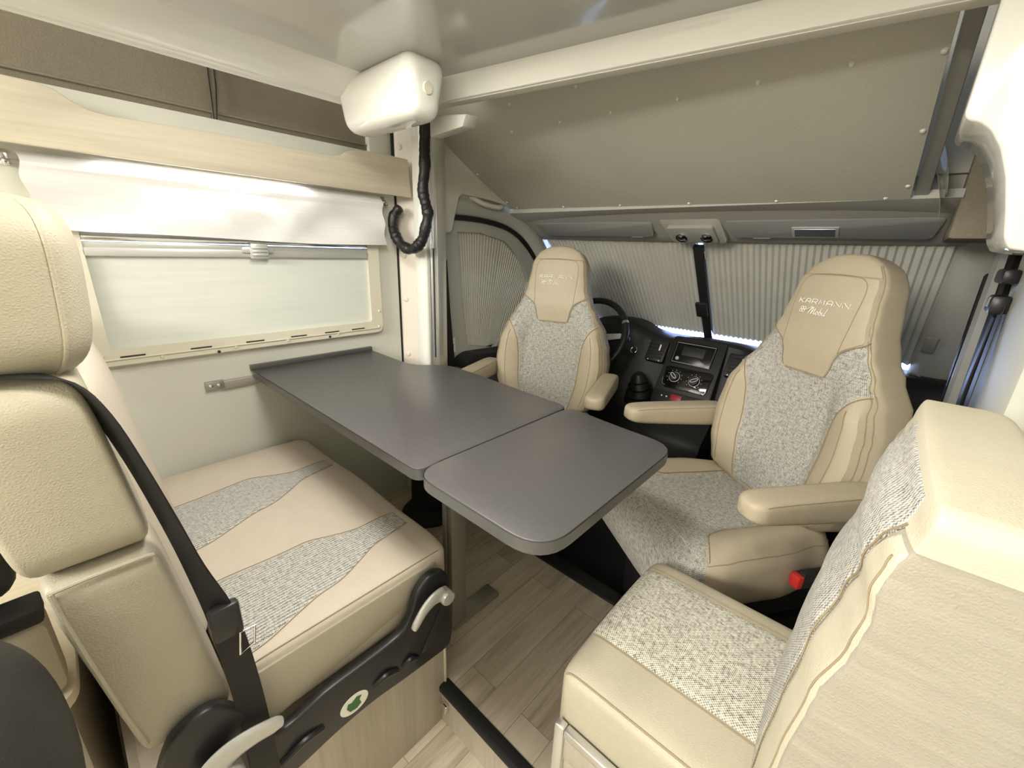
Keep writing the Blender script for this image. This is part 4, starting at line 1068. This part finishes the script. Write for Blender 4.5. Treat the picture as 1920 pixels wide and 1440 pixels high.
def rL(v): return smooth_tab([(0, -.12), (.25, -.125), (.38, -.11), (.46, -.14), (.50, -.165), (.545, -.165)], v)
def rR(v): return smooth_tab([(0, .15), (.4, .155), (.50, .135), (.545, .11)], v)
add('woven_panel', rpad.insert(.04, .538, rL, rR, .003, nu=24, nv=44), 'corded_fabric', rb)
add('bolster_panel', rpad.insert(.03, .50, lambda v: -.2055, lambda v: rL(v)-.002, .0025, nu=10, nv=44), 'cream_leather', rb)
addm(sm := SeamSet(), rpad.line([(rL(v)-.001, v) for v in [.04+.47*i/12 for i in range(13)]], .0011, .003))
addm(sm, rpad.line([(-.196, v) for v in [.03+.46*i/14 for i in range(15)]], .0012, .003))
add_seams(sm, 'thread_tan', rb)
# leather cap over the top of the backrest
tcap = Pad(.5475, .2088, .0135, lambda v: smooth_tab([(0, .165), (.3, .14), (.45, .105), (.5475, .085)], v)+.002, rmap, p=9, q=14, corner=.021, nu=36, nv=60, pb=12,
           bump=lambda s, v: .018*math.cos(s*PI/2)*lerp_tab([(0, 1), (.4, 1), (.5, .6), (.545, .2)], v))
add('top_cap', tcap.body(.506), 'cream_leather', rb)
lk = thing('seat_locker', 'pale wood locker with aluminium corner profile under the right side seat', 'locker', (0, .66, -.135))
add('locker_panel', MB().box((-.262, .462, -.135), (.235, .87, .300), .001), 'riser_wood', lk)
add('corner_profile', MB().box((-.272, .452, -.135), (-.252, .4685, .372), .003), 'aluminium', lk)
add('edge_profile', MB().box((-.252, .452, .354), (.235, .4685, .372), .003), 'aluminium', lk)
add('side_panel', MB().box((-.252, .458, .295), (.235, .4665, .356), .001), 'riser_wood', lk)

# ------------------------------------------------------------------ things behind the bench at the left edge
rc = thing('rear_cabinet', 'beige low cabinet with a pale wooden ledge behind the bench backrest', 'cabinet', (-1.2, -.35, -.135))
add('cabinet_body', MB().box((-1.61, -.60, -.134), (-.845, -.112, .462), .006), 'grey_leather', rc)
add('ledge', MB().prism(rounded([(-1.60, -.60, .463), (-.775, -.60, .463), (-.775, -.17, .463), (-.80, -.095, .463), (-.90, -.092, .463), (-1.60, -.10, .463)], [0, 0, .08, .05, .03, 0], 5), (0, 0, .020), .004), 'pale_ash', rc)
rp_ = Pad(.142, .24, .035, .035, lambda u, v, n: (-.845+n, -.34+u, .484+v), p=9, q=8, corner=.02, nu=24, nv=24)
rs_ = tag(add('rear_cushion', rp_.body(), 'beige_leather', org=(-.845, -.34, .484)), 'small beige cushion lying on the pale ledge behind the bench', 'cushion')
rb2 = thing('rear_belt', 'black belt lying across the small beige cushion behind the bench', 'belt', (-.83, -.34, .63))
add('strap', MB().box((-.86, -.58, .628), (-.805, -.098, .654), .006), 'belt_black', rb2)
rd2 = tag(add('rear_pillow', MB().box((-.95, -.58, .656), (-.845, -.115, .86), .03, 4), 'bag_leather', org=(-.9, -.35, .656)), 'dark grey pillow behind the bench, resting above the black belt', 'pillow')
bg_ = Pad(.34, .20, .10, .10, lambda u, v, n: (-.60+u*.75+.0, -.180+n*.95, .42+v), p=2.6, q=2.4, corner=.16, nu=30, nv=30)
ba = add('leather_bag', bg_.body(), 'bag_leather', org=(-.6, -.16, .4))
tag(ba, 'black rounded leather bag in the bottom left corner', 'bag')
